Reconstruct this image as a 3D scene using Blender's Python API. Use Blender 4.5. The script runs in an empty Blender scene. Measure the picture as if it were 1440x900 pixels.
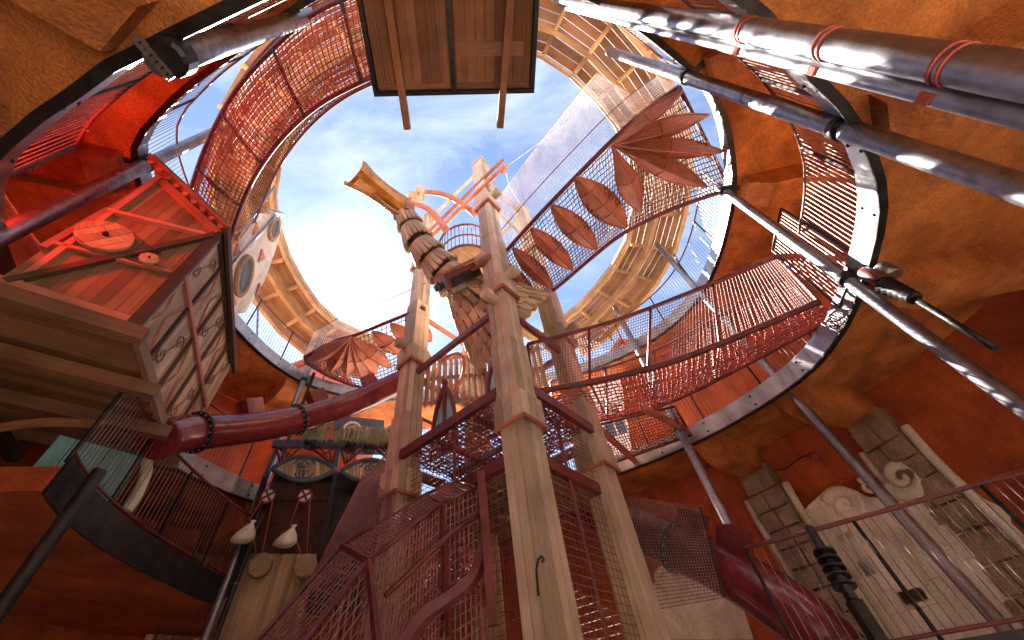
import bpy, math, random
from mathutils import Vector, Matrix
random.seed(7)
V = Vector
U = Vector((0, 0, 1))
sc = bpy.context.scene
COL = sc.collection
# ------------------------------------------------------------------ camera
CX, CY, F = 695.0, 427.0, 540.0            # principal point and focal length in photo pixels
VPX, VPY = 636.0, -28.0                    # zenith vanishing point
CAM = V((0, 0, 1.5))
_z = V((VPX-CX, CY-VPY, -F)).normalized()
_fw = V((0, 0, -1)); _y = (_fw - _z*_fw.dot(_z)).normalized(); _x = _y.cross(_z)
M3 = Matrix((_x, _y, _z))                  # camera -> world
cd = bpy.data.cameras.new('camera'); cam = bpy.data.objects.new('camera', cd); COL.objects.link(cam)
cam.matrix_world = Matrix.Translation(CAM) @ M3.to_4x4()
cd.sensor_width = 36; cd.sensor_fit = 'HORIZONTAL'; cd.lens = F/1440*36
cd.shift_x = (720-CX)/1440; cd.shift_y = (CY-450)/1440
cd.clip_start = 0.05; cd.clip_end = 3000
sc.camera = cam
def ray(px, py): return M3 @ V((px-CX, CY-py, -F))
def P(px, py, z):                          # pixel on a level plane
    d = ray(px, py); return CAM + d*((z-CAM.z)/d.z)
def PR(px, py, r):                         # pixel at a horizontal distance
    d = ray(px, py); return CAM + d*(r/math.hypot(d.x, d.y))
def PP(px, py, p0, n):                     # pixel on any plane
    d = ray(px, py); return CAM + d*((V(p0)-CAM).dot(V(n))/d.dot(V(n)))
def PD(px, py, dep): return CAM + ray(px, py)*(dep/F)
# ------------------------------------------------------------------ sky and sun
SUN = ray(496, 410).normalized()
sun_el = math.asin(SUN.z); sun_az = math.atan2(SUN.x, SUN.y)
w = bpy.data.worlds.new('World'); sc.world = w; w.use_nodes = True
nt = w.node_tree; nt.nodes.clear()
def N(t, typ, **k):
    n = t.nodes.new(typ)
    for a, b in k.items(): setattr(n, a, b)
    return n
out = N(nt, 'ShaderNodeOutputWorld'); bg = N(nt, 'ShaderNodeBackground')
sky = N(nt, 'ShaderNodeTexSky', sky_type='NISHITA', sun_disc=False)
sky.sun_elevation = sun_el; sky.sun_rotation = sun_az
sky.air_density = .42; sky.dust_density = .05; sky.ozone_density = 1.3; sky.altitude = 60
tc = N(nt, 'ShaderNodeTexCoord')
mp = N(nt, 'ShaderNodeMapping'); mp.inputs['Scale'].default_value = (1.2, 2.4, 2.0)
cl = N(nt, 'ShaderNodeTexNoise'); cl.inputs['Scale'].default_value = 2.4; cl.inputs['Detail'].default_value = 8; cl.inputs['Roughness'].default_value = .62
cl.inputs['Distortion'].default_value = .5
cr = N(nt, 'ShaderNodeMapRange'); cr.inputs['From Min'].default_value = .38; cr.inputs['To Min'].default_value = .07; cr.inputs['From Max'].default_value = .8; cr.inputs['To Max'].default_value = .8
dot = N(nt, 'ShaderNodeVectorMath', operation='DOT_PRODUCT'); dot.inputs[1].default_value = SUN
nrm = N(nt, 'ShaderNodeVectorMath', operation='NORMALIZE')
def pw(e, k):
    mx = N(nt, 'ShaderNodeMath', operation='MAXIMUM'); mx.inputs[1].default_value = 0
    p = N(nt, 'ShaderNodeMath', operation='POWER'); p.inputs[1].default_value = e
    m = N(nt, 'ShaderNodeMath', operation='MULTIPLY'); m.inputs[1].default_value = k
    nt.links.new(dot.outputs['Value'], mx.inputs[0]); nt.links.new(mx.outputs[0], p.inputs[0]); nt.links.new(p.outputs[0], m.inputs[0]); return m
mix = N(nt, 'ShaderNodeMix', data_type='RGBA'); mix.inputs['B'].default_value = (2.1, 2.35, 2.55, 1)
L = nt.links.new
L(tc.outputs['Generated'], mp.inputs['Vector']); L(mp.outputs[0], cl.inputs['Vector']); L(cl.outputs['Fac'], cr.inputs['Value'])
L(cr.outputs[0], mix.inputs['Factor']); L(sky.outputs[0], mix.inputs['A'])
L(tc.outputs['Generated'], nrm.inputs[0]); L(nrm.outputs[0], dot.inputs[0])
a1, a2 = pw(1200, 34), pw(75, 2.0)
ad = N(nt, 'ShaderNodeMath', operation='ADD'); L(a1.outputs[0], ad.inputs[0]); L(a2.outputs[0], ad.inputs[1])
adm = N(nt, 'ShaderNodeMix', data_type='RGBA', blend_type='ADD'); adm.inputs['Factor'].default_value = 1
L(mix.outputs['Result'], adm.inputs['A']); L(ad.outputs[0], adm.inputs['B'])
L(adm.outputs['Result'], bg.inputs['Color']); bg.inputs['Strength'].default_value = .05
L(bg.outputs[0], out.inputs['Surface'])
sl = bpy.data.lights.new('sun', 'SUN'); sl.energy = 4.5; sl.angle = math.radians(.5); sl.color = (1, .93, .82)
so = bpy.data.objects.new('sun', sl); COL.objects.link(so)
so.rotation_euler = SUN.to_track_quat('Z', 'Y').to_euler()
sc.view_settings.view_transform = 'Standard'; sc.view_settings.look = 'None'
sc.view_settings.exposure = 3.5; sc.view_settings.gamma = 1
sc.cycles.max_bounces = 12; sc.cycles.diffuse_bounces = 9; sc.cycles.transparent_max_bounces = 12
# ------------------------------------------------------------------ mesh helpers
class MB:
    def __init__(s): s.v = []; s.f = []; s.uv = []; s.r = []; s.sm = []
    def face(s, idx, uv, r, sm=False): s.f.append(idx); s.uv.append(uv); s.r.append(r); s.sm.append(sm)
    def box(s, c, ax, d, r=None):
        r = random.random() if r is None else r
        c = V(c); ax = [V(a) for a in ax]; b = len(s.v); h = [x/2 for x in d]
        for i in (-1, 1):
            for j in (-1, 1):
                for k in (-1, 1): s.v.append(c+ax[0]*h[0]*i+ax[1]*h[1]*j+ax[2]*h[2]*k)
        def id(i, j, k): return b+i*4+j*2+k
        for q in (((0,0,0),(0,0,1),(0,1,1),(0,1,0)), ((1,0,0),(1,1,0),(1,1,1),(1,0,1)), ((0,0,0),(1,0,0),(1,0,1),(0,0,1)),
                  ((0,1,0),(0,1,1),(1,1,1),(1,1,0)), ((0,0,0),(0,1,0),(1,1,0),(1,0,0)), ((0,0,1),(1,0,1),(1,1,1),(0,1,1))):
            con = [a for a in range(3) if len(set(t[a] for t in q)) == 1][0]
            ua, va = [(1, 2), (0, 2), (0, 1)][con]
            s.face([id(*t) for t in q], [(t[ua]*d[ua], t[va]*d[va]) for t in q], r)
        return s
    def bar(s, p, q, w, h, up=(0, 0, 1), r=None):
        p, q = V(p), V(q); x = (q-p); l = x.length; x.normalize(); up = V(up)
        y = up.cross(x)
        if y.length < 1e-4: y = V((1, 0, 0)).cross(x)
        y.normalize(); z = x.cross(y)
        return s.box((p+q)/2, (x, y, z), (l, w, h), r)
    def tube(s, pts, rad, n=8, closed=False, caps=True, r=None, sm=True):
        r = random.random() if r is None else r
        pts = [V(p) for p in pts]; m = len(pts); b = len(s.v)
        rs = rad if isinstance(rad, (list, tuple)) else [rad]*m
        T = []
        for i in range(m):
            if closed: t = pts[(i+1) % m]-pts[i-1]
            else: t = pts[min(i+1, m-1)]-pts[max(i-1, 0)]
            T.append(t.normalized() if t.length > 1e-9 else V((0, 0, 1)))
        u = T[0].orthogonal().normalized(); l = 0; ls = []
        for i in range(m):
            if i: l += (pts[i]-pts[i-1]).length
            ls.append(l)
            u = (u-T[i]*u.dot(T[i])); u = u.normalized() if u.length > 1e-6 else T[i].orthogonal().normalized()
            v = T[i].cross(u)
            for k in range(n):
                a = 2*math.pi*k/n; s.v.append(pts[i]+(u*math.cos(a)+v*math.sin(a))*rs[i])
        for i in range(m if closed else m-1):
            j = (i+1) % m
            for k in range(n):
                k2 = (k+1) % n; w0, w1 = k/n*6.28*rs[i], (k+1)/n*6.28*rs[i]
                l1 = ls[j] if j else ls[i]+.1
                s.face([b+i*n+k, b+i*n+k2, b+j*n+k2, b+j*n+k], [(ls[i], w0), (ls[i], w1), (l1, w1), (l1, w0)], r, sm and n > 4)
        if caps and not closed:
            s.face([b+k for k in range(n)][::-1], [(0, 0)]*n, r); s.face([b+(m-1)*n+k for k in range(n)], [(0, 0)]*n, r)
        return s
    def prism(s, poly, vec, r=None):       # planar polygon extruded along vec
        r = random.random() if r is None else r
        poly = [V(p) for p in poly]; vec = V(vec); b = len(s.v); n = len(poly)
        o = poly[0]; e = (poly[1]-o).normalized(); nn = vec.normalized(); g = nn.cross(e)
        uv = [((p-o).dot(e), (p-o).dot(g)) for p in poly]
        s.v += poly + [p+vec for p in poly]
        s.face(list(range(b, b+n))[::-1], uv[::-1], r); s.face(list(range(b+n, b+2*n)), uv, r)
        l = 0
        for i in range(n):
            j = (i+1) % n; d = (poly[j]-poly[i]).length
            s.face([b+i, b+j, b+n+j, b+n+i], [(l, 0), (l+d, 0), (l+d, vec.length), (l, vec.length)], r); l += d
        return s
    def strip(s, A, B, r=None, sm=False, closed=False):   # quads between two polylines
        r = random.random() if r is None else r
        b = len(s.v); n = len(A); s.v += [V(p) for p in A]+[V(p) for p in B]; l = 0
        for i in range(n if closed else n-1):
            j = (i+1) % n; d = (V(A[j])-V(A[i])).length; w_ = (V(A[i])-V(B[i])).length
            s.face([b+i, b+j, b+n+j, b+n+i], [(l, 0), (l+d, 0), (l+d, w_), (l, w_)], r, sm); l += d
        return s
    def solid(s, rings, closed=True, r=None, sm=False, cap=True):   # loft of section rings (each a loop of points) along a path
        r = random.random() if r is None else r
        b = len(s.v); n = len(rings[0]); m = len(rings)
        for g in rings: s.v += [V(p) for p in g]
        l = 0
        for i in range(m if closed else m-1):
            j = (i+1) % m; d = (V(rings[j][0])-V(rings[i][0])).length; wv = 0
            for k in range(n):
                k2 = (k+1) % n; e = (V(rings[i][k2])-V(rings[i][k])).length
                s.face([b+i*n+k, b+i*n+k2, b+j*n+k2, b+j*n+k], [(l, wv), (l, wv+e), (l+d, wv+e), (l+d, wv)], r, sm); wv += e
            l += d
        if not closed and cap:
            s.face([b+k for k in range(n)][::-1], [(0, 0)]*n, r); s.face([b+(m-1)*n+k for k in range(n)], [(0, 0)]*n, r)
        return s
    def lathe(s, o, axis, prof, n=16, r=None, sm=True):   # prof: (distance along axis, radius)
        axis = V(axis).normalized(); o = V(o)
        return s.tube2([(o+axis*a, rr) for a, rr in prof], axis, n, r, sm)
    def tube2(s, pr, axis, n, r, sm):
        r = random.random() if r is None else r
        u = axis.orthogonal().normalized(); v = axis.cross(u); b = len(s.v); m = len(pr)
        for p, rr in pr:
            for k in range(n):
                a = 2*math.pi*k/n; s.v.append(p+(u*math.cos(a)+v*math.sin(a))*rr)
        for i in range(m-1):
            for k in range(n):
                k2 = (k+1) % n
                s.face([b+i*n+k, b+i*n+k2, b+(i+1)*n+k2, b+(i+1)*n+k], [(i*.1, k/n), (i*.1, (k+1)/n), (i*.1+.1, (k+1)/n), (i*.1+.1, k/n)], r, sm)
        s.face([b+k for k in range(n)][::-1], [(math.cos(6.28*k/n)*pr[0][1], math.sin(6.28*k/n)*pr[0][1]) for k in range(n)][::-1], r)
        s.face([b+(m-1)*n+k for k in range(n)], [(math.cos(6.28*k/n)*pr[-1][1], math.sin(6.28*k/n)*pr[-1][1]) for k in range(n)], r)
        return s
    def mesh(s, name, mat, off=(0, 0, 0)):
        off = V(off); me = bpy.data.meshes.new(name)
        me.from_pydata([tuple(p-off) for p in s.v], [], s.f)
        uvl = me.uv_layers.new(name='UVMap'); flat = []
        for u in s.uv:
            for a in u: flat += [a[0], a[1]]
        uvl.data.foreach_set('uv', flat)
        at = me.attributes.new('rnd', 'FLOAT', 'FACE'); at.data.foreach_set('value', s.r)
        me.polygons.foreach_set('use_smooth', s.sm)
        if mat: me.materials.append(mat)
        me.update(); return me
    def build(s, name, mat, parent=None, kind=None, loc=None):
        off = WL[parent] if parent else (V(loc) if loc else V((0, 0, 0)))
        o = bpy.data.objects.new(name, s.mesh(name, mat, off)); COL.objects.link(o)
        if parent: o.parent = parent
        else: o.location = off
        WL[o] = off
        if kind: o['kind'] = kind
        return o
WL = {}
def thing(name, label, cat, loc=(0, 0, 0), group=None):
    o = bpy.data.objects.new(name, None); COL.objects.link(o); o.location = loc; o.empty_display_size = .2
    WL[o] = V(loc); return tag(o, label, cat, group)
def tag(o, label, cat, group=None, kind=None):
    o['label'] = label; o['category'] = cat
    if group: o['group'] = group
    if kind: o['kind'] = kind
    return o
def inst(me, name, parent, mw):             # a piece that shares its mesh; mw = world matrix
    o = bpy.data.objects.new(name, me); COL.objects.link(o); o.parent = parent
    o.matrix_local = Matrix.Translation(-WL[parent]) @ mw; WL[o] = WL[parent]; return o
def frame(x, up=(0, 0, 1)):                 # orthonormal axes with x along
    x = V(x).normalized(); y = V(up).cross(x)
    if y.length < 1e-4: y = V((1, 0, 0)).cross(x)
    y.normalize(); return x, y, x.cross(y)
def mat4(o, x, y, z): return Matrix(((x.x, y.x, z.x, o.x), (x.y, y.y, z.y, o.y), (x.z, y.z, z.z, o.z), (0, 0, 0, 1)))
_unit = {}
def ubox(mat):                              # shared unit box per material, bevelled ends not needed at this size
    if mat.name not in _unit:
        _unit[mat.name] = MB().box((0, 0, 0), ((1, 0, 0), (0, 1, 0), (0, 0, 1)), (1, 1, 1), .5).mesh('piece', mat)
    return _unit[mat.name]
def board(name, p, q, wd, th, mat, parent, up=(0, 0, 1)):   # one board as its own object (scaled shared box)
    p, q = V(p), V(q); x, y, z = frame(q-p, up)
    return inst(ubox(mat), name, parent, mat4((p+q)/2, x, y, z) @ Matrix.Diagonal(((q-p).length, wd, th, 1)))
def spline(pts, n, closed=False):           # Catmull-Rom
    pts = [V(p) for p in pts]; m = len(pts); res = []
    segs = m if closed else m-1
    for i in range(segs):
        if closed: a, b, c, d = pts[i-1], pts[i], pts[(i+1) % m], pts[(i+2) % m]
        else: a, b, c, d = pts[max(i-1, 0)], pts[i], pts[i+1], pts[min(i+2, m-1)]
        for k in range(n):
            t = k/n
            res.append(.5*((2*b)+(c-a)*t+(2*a-5*b+4*c-d)*t*t+(3*b-a-3*c+d)*t**3))
    if not closed: res.append(pts[-1])
    return res
def resample(pts, step, closed=False):
    pts = [V(p) for p in pts]+([V(pts[0])] if closed else [])
    ls = [0]
    for a, b in zip(pts, pts[1:]): ls.append(ls[-1]+(b-a).length)
    n = max(1, round(ls[-1]/step)); res = []; j = 0
    for i in range(n+1):
        t = ls[-1]*i/n
        while j < len(ls)-2 and ls[j+1] < t: j += 1
        k = (t-ls[j])/max(1e-9, ls[j+1]-ls[j]); res.append(pts[j].lerp(pts[j+1], k))
    return res[:-1] if closed else res
def net(mb, S, nu, nv, rad, n=3, jit=0, su=1, sv=1):        # wires along both directions of a surface S(u,v)
    G = [[S(i/nu, j/nv)+V((random.uniform(-1, 1), random.uniform(-1, 1), random.uniform(-1, 1)))*jit for j in range(nv+1)] for i in range(nu+1)]
    for i in range(0, nu+1): mb.tube([G[i][j] for j in range(0, nv+1, su)], rad, n, caps=False, r=random.random(), sm=False)
    for j in range(0, nv+1): mb.tube([G[i][j] for i in range(0, nu+1, sv)], rad, n, caps=False, r=random.random(), sm=False)
    return mb
def patch(a, b, c, d, sag=0):               # bilinear surface a(0,0) b(1,0) c(1,1) d(0,1)
    a, b, c, d = V(a), V(b), V(c), V(d)
    return lambda u, v: a*(1-u)*(1-v)+b*u*(1-v)+c*u*v+d*(1-u)*v-V((0, 0, sag*4*v*(1-v)))
# ------------------------------------------------------------------ materials
def newmat(name):
    m = bpy.data.materials.new(name); m.use_nodes = True; t = m.node_tree; b = t.nodes['Principled BSDF']; return m, t, b
def wood(name, c1, c2, rough=.7, su=1.3, sv=16, bump=.35):
    m, t, b = newmat(name); L = t.links.new
    uv = N(t, 'ShaderNodeUVMap'); at = N(t, 'ShaderNodeAttribute', attribute_name='rnd'); oi = N(t, 'ShaderNodeObjectInfo')
    ad = N(t, 'ShaderNodeMath', operation='ADD'); L(at.outputs['Fac'], ad.inputs[0]); L(oi.outputs['Random'], ad.inputs[1])
    cm = N(t, 'ShaderNodeCombineXYZ'); ml = N(t, 'ShaderNodeMath', operation='MULTIPLY'); ml.inputs[1].default_value = 37
    L(ad.outputs[0], ml.inputs[0]); L(ml.outputs[0], cm.inputs[0]); L(ml.outputs[0], cm.inputs[1]); L(ml.outputs[0], cm.inputs[2])
    va = N(t, 'ShaderNodeVectorMath', operation='MULTIPLY'); va.inputs[1].default_value = (su, sv, 1); L(uv.outputs[0], va.inputs[0])
    vb = N(t, 'ShaderNodeVectorMath', operation='ADD'); L(va.outputs[0], vb.inputs[0]); L(cm.outputs[0], vb.inputs[1])
    n1 = N(t, 'ShaderNodeTexNoise'); n1.inputs['Scale'].default_value = 2.2; n1.inputs['Detail'].default_value = 7; n1.inputs['Roughness'].default_value = .65; n1.inputs['Distortion'].default_value = .6
    L(vb.outputs[0], n1.inputs['Vector'])
    rp = N(t, 'ShaderNodeValToRGB'); e = rp.color_ramp.elements
    e[0].position = .3; e[0].color = (*[x*.55 for x in c1], 1); e[1].position = .72; e[1].color = (*c2, 1)
    x = rp.color_ramp.elements.new(.48); x.color = (*c1, 1)
    L(n1.outputs['Fac'], rp.inputs[0])
    fr = N(t, 'ShaderNodeMath', operation='FRACT'); m7 = N(t, 'ShaderNodeMath', operation='MULTIPLY'); m7.inputs[1].default_value = 7.31
    L(ad.outputs[0], m7.inputs[0]); L(m7.outputs[0], fr.inputs[0])
    mr = N(t, 'ShaderNodeMapRange'); mr.inputs['To Min'].default_value = .62; mr.inputs['To Max'].default_value = 1.22; L(fr.outputs[0], mr.inputs['Value'])
    mu = N(t, 'ShaderNodeMix', data_type='RGBA', blend_type='MULTIPLY'); mu.inputs['Factor'].default_value = 1
    L(rp.outputs[0], mu.inputs['A']); L(mr.outputs[0], mu.inputs['B'])
    tcn = N(t, 'ShaderNodeTexCoord'); n3 = N(t, 'ShaderNodeTexNoise'); n3.inputs['Scale'].default_value = 2.1; n3.inputs['Detail'].default_value = 5
    geo = N(t, 'ShaderNodeNewGeometry'); L(geo.outputs['Position'], n3.inputs['Vector'])
    mr3 = N(t, 'ShaderNodeMapRange'); mr3.inputs['From Min'].default_value = .3; mr3.inputs['From Max'].default_value = .7; mr3.inputs['To Min'].default_value = .7; mr3.inputs['To Max'].default_value = 1.1; L(n3.outputs['Fac'], mr3.inputs['Value'])
    mu2 = N(t, 'ShaderNodeMix', data_type='RGBA', blend_type='MULTIPLY'); mu2.inputs['Factor'].default_value = 1
    L(mu.outputs['Result'], mu2.inputs['A']); L(mr3.outputs[0], mu2.inputs['B']); L(mu2.outputs['Result'], b.inputs['Base Color'])
    bp = N(t, 'ShaderNodeBump'); bp.inputs['Strength'].default_value = bump; bp.inputs['Distance'].default_value = .01
    L(n1.outputs['Fac'], bp.inputs['Height']); L(bp.outputs[0], b.inputs['Normal'])
    b.inputs['Roughness'].default_value = rough; return m
def rough_mat(name, c1, c2, scale=1.2, rough=.85, bump=.6, fine=60, metal=0, dist=.015, streak=False):
    m, t, b = newmat(name); L = t.links.new
    geo = N(t, 'ShaderNodeNewGeometry'); src = geo.outputs['Position']
    if streak:
        mm = N(t, 'ShaderNodeVectorMath', operation='MULTIPLY'); mm.inputs[1].default_value = (3, 3, .5); L(src, mm.inputs[0]); src = mm.outputs[0]
    n1 = N(t, 'ShaderNodeTexNoise'); n1.inputs['Scale'].default_value = scale; n1.inputs['Detail'].default_value = 6; n1.inputs['Roughness'].default_value = .6
    n2 = N(t, 'ShaderNodeTexNoise'); n2.inputs['Scale'].default_value = fine; n2.inputs['Detail'].default_value = 4
    L(src, n1.inputs['Vector']); L(geo.outputs['Position'], n2.inputs['Vector'])
    rp = N(t, 'ShaderNodeValToRGB'); e = rp.color_ramp.elements
    e[0].position = .32; e[0].color = (*c1, 1); e[1].position = .68; e[1].color = (*c2, 1)
    L(n1.outputs['Fac'], rp.inputs[0])
    mr = N(t, 'ShaderNodeMapRange'); mr.inputs['From Min'].default_value = .3; mr.inputs['From Max'].default_value = .7; mr.inputs['To Min'].default_value = .72; mr.inputs['To Max'].default_value = 1.15
    L(n2.outputs['Fac'], mr.inputs['Value'])
    mu = N(t, 'ShaderNodeMix', data_type='RGBA', blend_type='MULTIPLY'); mu.inputs['Factor'].default_value = 1
    L(rp.outputs[0], mu.inputs['A']); L(mr.outputs[0], mu.inputs['B'])
    n4 = N(t, 'ShaderNodeTexNoise'); n4.inputs['Scale'].default_value = .55; n4.inputs['Detail'].default_value = 9; n4.inputs['Roughness'].default_value = .72; n4.inputs['Distortion'].default_value = 1.2
    st = N(t, 'ShaderNodeVectorMath', operation='MULTIPLY'); st.inputs[1].default_value = (2.2, 2.2, .7); L(geo.outputs['Position'], st.inputs[0]); L(st.outputs[0], n4.inputs['Vector'])
    mr4 = N(t, 'ShaderNodeMapRange'); mr4.inputs['From Min'].default_value = .36; mr4.inputs['From Max'].default_value = .56; mr4.inputs['To Min'].default_value = .70; mr4.inputs['To Max'].default_value = 1.14; L(n4.outputs['Fac'], mr4.inputs['Value'])
    mu4 = N(t, 'ShaderNodeMix', data_type='RGBA', blend_type='MULTIPLY'); mu4.inputs['Factor'].default_value = 1
    L(mu.outputs['Result'], mu4.inputs['A']); L(mr4.outputs[0], mu4.inputs['B']); L(mu4.outputs['Result'], b.inputs['Base Color'])
    bp = N(t, 'ShaderNodeBump'); bp.inputs['Strength'].default_value = bump; bp.inputs['Distance'].default_value = dist
    L(n2.outputs['Fac'], bp.inputs['Height']); L(bp.outputs[0], b.inputs['Normal'])
    mr2 = N(t, 'ShaderNodeMapRange'); mr2.inputs['To Min'].default_value = rough*.75; mr2.inputs['To Max'].default_value = min(1, rough*1.25); L(n1.outputs['Fac'], mr2.inputs['Value']); L(mr2.outputs[0], b.inputs['Roughness'])
    b.inputs['Metallic'].default_value = metal; return m
MT = dict(
    soffit=rough_mat('orange_stucco', (.30, .078, .020), (.68, .24, .060), 1.3, .9, 1, 34, dist=.03),
    wall=rough_mat('red_stucco', (.24, .034, .012), (.56, .12, .026), 1.0, .85, .7, 45),
    cream=rough_mat('cream_plaster', (.62, .55, .45), (.80, .75, .66), 2, .85, .4, 50),
    stone=rough_mat('grey_stone', (.24, .17, .125), (.44, .33, .25), 3, .9, 1, 40, dist=.03),
    steel=rough_mat('galvanised_steel', (.27, .26, .27), (.42, .41, .42), 3, .4, .15, 60, metal=.9, dist=.004),
    polished=rough_mat('polished_steel', (.22, .22, .25), (.36, .36, .40), 2, .44, .05, 12, metal=1, dist=.002),
    dark=rough_mat('dark_steel', (.02, .018, .02), (.05, .045, .05), 5, .45, .2, 60, metal=.6, dist=.004),
    rust=rough_mat('oxide_red_paint', (.115, .020, .022), (.19, .036, .034), 4, .42, .25, 60, dist=.004),
    redrope=rough_mat('red_rope', (.30, .045, .04), (.48, .11, .09), 6, .8, .3, 90),
    darkrope=rough_mat('dark_rope', (.10, .035, .03), (.18, .07, .05), 6, .8, .3, 90),
    wire=rough_mat('wire', (.22, .17, .16), (.36, .30, .28), 6, .5, .1, 60, metal=.5),
    meshwire=rough_mat('rust_mesh_wire', (.20, .075, .075), (.30, .13, .12), 6, .6, .2, 60),
    whitenet=rough_mat('white_net_cord', (.75, .74, .72), (.85, .84, .82), 6, .8, .1, 60),
    ground=rough_mat('ground_paving', (.50, .42, .33), (.66, .57, .46), 1, .9, .6, 30),
    blue=rough_mat('blue_paint', (.20, .52, .66), (.30, .64, .76), 3, .5, .3, 50),
    navy=rough_mat('slate_blue_paint', (.05, .08, .12), (.09, .13, .18), 3, .6, .3, 50),
    tile=rough_mat('roof_tile', (.30, .07, .04), (.50, .14, .08), 4, .8, .6, 30),
    board=wood('weathered_board', (.42, .27, .15), (.66, .48, .31)),
    post=wood('post_board', (.54, .40, .29), (.80, .66, .52), sv=20),
    decking=wood('roof_board', (.26, .135, .07), (.46, .27, .155)),
    glulam=wood('glulam_beam', (.44, .25, .12), (.62, .40, .22), sv=22),
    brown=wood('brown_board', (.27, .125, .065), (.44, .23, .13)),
    leaf=wood('red_stained_board', (.52, .17, .11), (.70, .30, .20), .6),
    darkw=wood('dark_stained_beam', (.07, .035, .02), (.15, .075, .045)),
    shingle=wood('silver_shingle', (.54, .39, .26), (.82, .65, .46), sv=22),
    tube=rough_mat('red_plastic', (.17, .022, .026), (.22, .032, .034), 2, .18, .06, 20, dist=.003),
    copper=rough_mat('orange_metal', (.42, .17, .03), (.60, .27, .05), 5, .32, .2, 40, metal=.4),
)
# ------------------------------------------------------------------ the shaft: ground, wall, two galleries, roof
Z1, Z2 = 5.5, 8.9
def V2(l, z): return [V((a, b, z)) for a, b in l]
WALLXY = [(7.7, 2.5), (7.75, 4.91), (7.2, 6.55), (6.5, 7.45), (5.3, 8.85), (2.85, 10.2), (0, 11.0), (-3, 11.5), (-6, 10.7), (-8.2, 8.2), (-9, 5), (-8.6, 2), (-7, -1), (-4, -3), (0, -3.8), (4, -3), (6.8, -.5)]
L1XY = [(2.68, .49), (3.24, .95), (3.98, 1.5), (4.72, 2.3), (5.12, 3.06), (5.38, 3.95), (5.55, 5.0), (5.35, 6.2), (4.15, 7.75), (2.34, 8.96), (0, 9.6), (-3.2, 9.5), (-5.4, 8.4), (-6.3, 6.4), (-6.4, 4.2), (-5.8, 2.2), (-5.0, 1.15), (-4.13, .67), (-3.39, .41), (-2.66, .18), (0, -.35), (1.6, -.05)]
L2XY = [(3.73, 1.42), (4.54, 2.13), (5.12, 3.16), (5.49, 4.38), (5.55, 6.35), (5.0, 7.8), (3.6, 9.0), (1.5, 9.75), (-1, 9.95), (-3.31, 9.65), (-4.6, 9.25), (-5.68, 8.38), (-6.25, 7.2), (-6.5, 5.6), (-6.55, 3.7), (-6.08, 1.9), (-5.01, 1.12), (-3.48, .49), (-1.6, -.15), (0, -.2), (2.0, .35)]
def away(p, c=(-.3, 4.6)):
    d = V((p.x-c[0], p.y-c[1], 0)); return d.normalized()
gm = MB().box((0, 4, -.05), ((1, 0, 0), (0, 1, 0), (0, 0, 1)), (240, 240, .1)); g = gm.build('ground', MT['ground']); g['kind'] = 'structure'
wl = resample(spline(V2(WALLXY, 0), 8, True), .7, True)
WLP = wl
def wall_hit(p, d):                          # where a level ray from p meets the outer wall
    best = None
    for i in range(len(WLP)):
        a, b = WLP[i], WLP[(i+1) % len(WLP)]; e = b-a; den = d.x*e.y-d.y*e.x
        if abs(den) < 1e-9: continue
        t = ((a.x-p.x)*e.y-(a.y-p.y)*e.x)/den; s = ((a.x-p.x)*d.y-(a.y-p.y)*d.x)/den
        if t > 0 and 0 <= s <= 1 and (best is None or t < best): best = t
    return best or 3
def ringsec(path, f):                        # loft closed sections
    m = MB(); m.solid([f(p, away(p)) for p in path], True); return m
def wtop(p): return Z1+.2 if (p.y > 6.9 and -4.5 < p.x < 3.4) else Z2+.06
ow = ringsec(wl, lambda p, a: [p+V((0, 0, -.02)), p+a*.3+V((0, 0, -.02)), p+a*.3+V((0, 0, wtop(p))), p+V((0, 0, wtop(p)))])
wall = ow.build('outer_wall', MT['wall']); tag(wall, 'curved red plaster wall behind the galleries', 'wall', kind='structure')
def gallery(name, XY, z, label):
    path = resample(spline(V2(XY, z), 8, True), .45, True)
    root = thing(name, label, 'gallery', (0, 4.6, z)); root['kind'] = 'structure'
    m = MB(); rings = []
    for p in path:
        a = away(p); t = wall_hit(p, a)-.02; q = p+a*t
        rings.append([p, q, q+V((0, 0, .28)), p+V((0, 0, .28))])
    m.solid(rings, True); m.build('soffit_slab', MT['soffit'], root)
    f = ringsec(path, lambda p, a: [p-a*.045+V((0, 0, -.02)), p-a*.003+V((0, 0, -.02)), p-a*.003+V((0, 0, .33)), p-a*.045+V((0, 0, .33))])
    f.build('steel_fascia', MT['steel'], root)
    f = ringsec(path, lambda p, a: [p-a*.07+V((0, 0, -.045)), p+a*.03+V((0, 0, -.045)), p+a*.03+V((0, 0, -.021)), p-a*.07+V((0, 0, -.021))])
    f.build('edge_strip', MT['dark'], root)
    b = MB()
    for p in resample(path, 1.1, True):
        a = away(p); b.lathe(p-a*.046+V((0, 0, .06)), -a, [(0, .022), (.012, .022), (.016, .008)], 8)
        b.lathe(p-a*.046+V((0, 0, .25)), -a, [(0, .022), (.012, .022), (.016, .008)], 8)
    b.build('bolts', MT['dark'], root, 'stuff')
    f = ringsec(path, lambda p, a: [p+a*.02+V((0, 0, .281)), p+a*1.2+V((0, 0, .281)), p+a*1.2+V((0, 0, .30)), p+a*.02+V((0, 0, .30))])
    f.build('walkway_deck', MT['board'], root)
    return root, path
G1, path1 = gallery('lower_gallery', L1XY, Z1, 'lower orange plastered gallery with steel edge ringing the courtyard')
G2, path2 = gallery('upper_gallery', L2XY, Z2, 'upper orange plastered gallery with steel edge ringing the courtyard')
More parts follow.
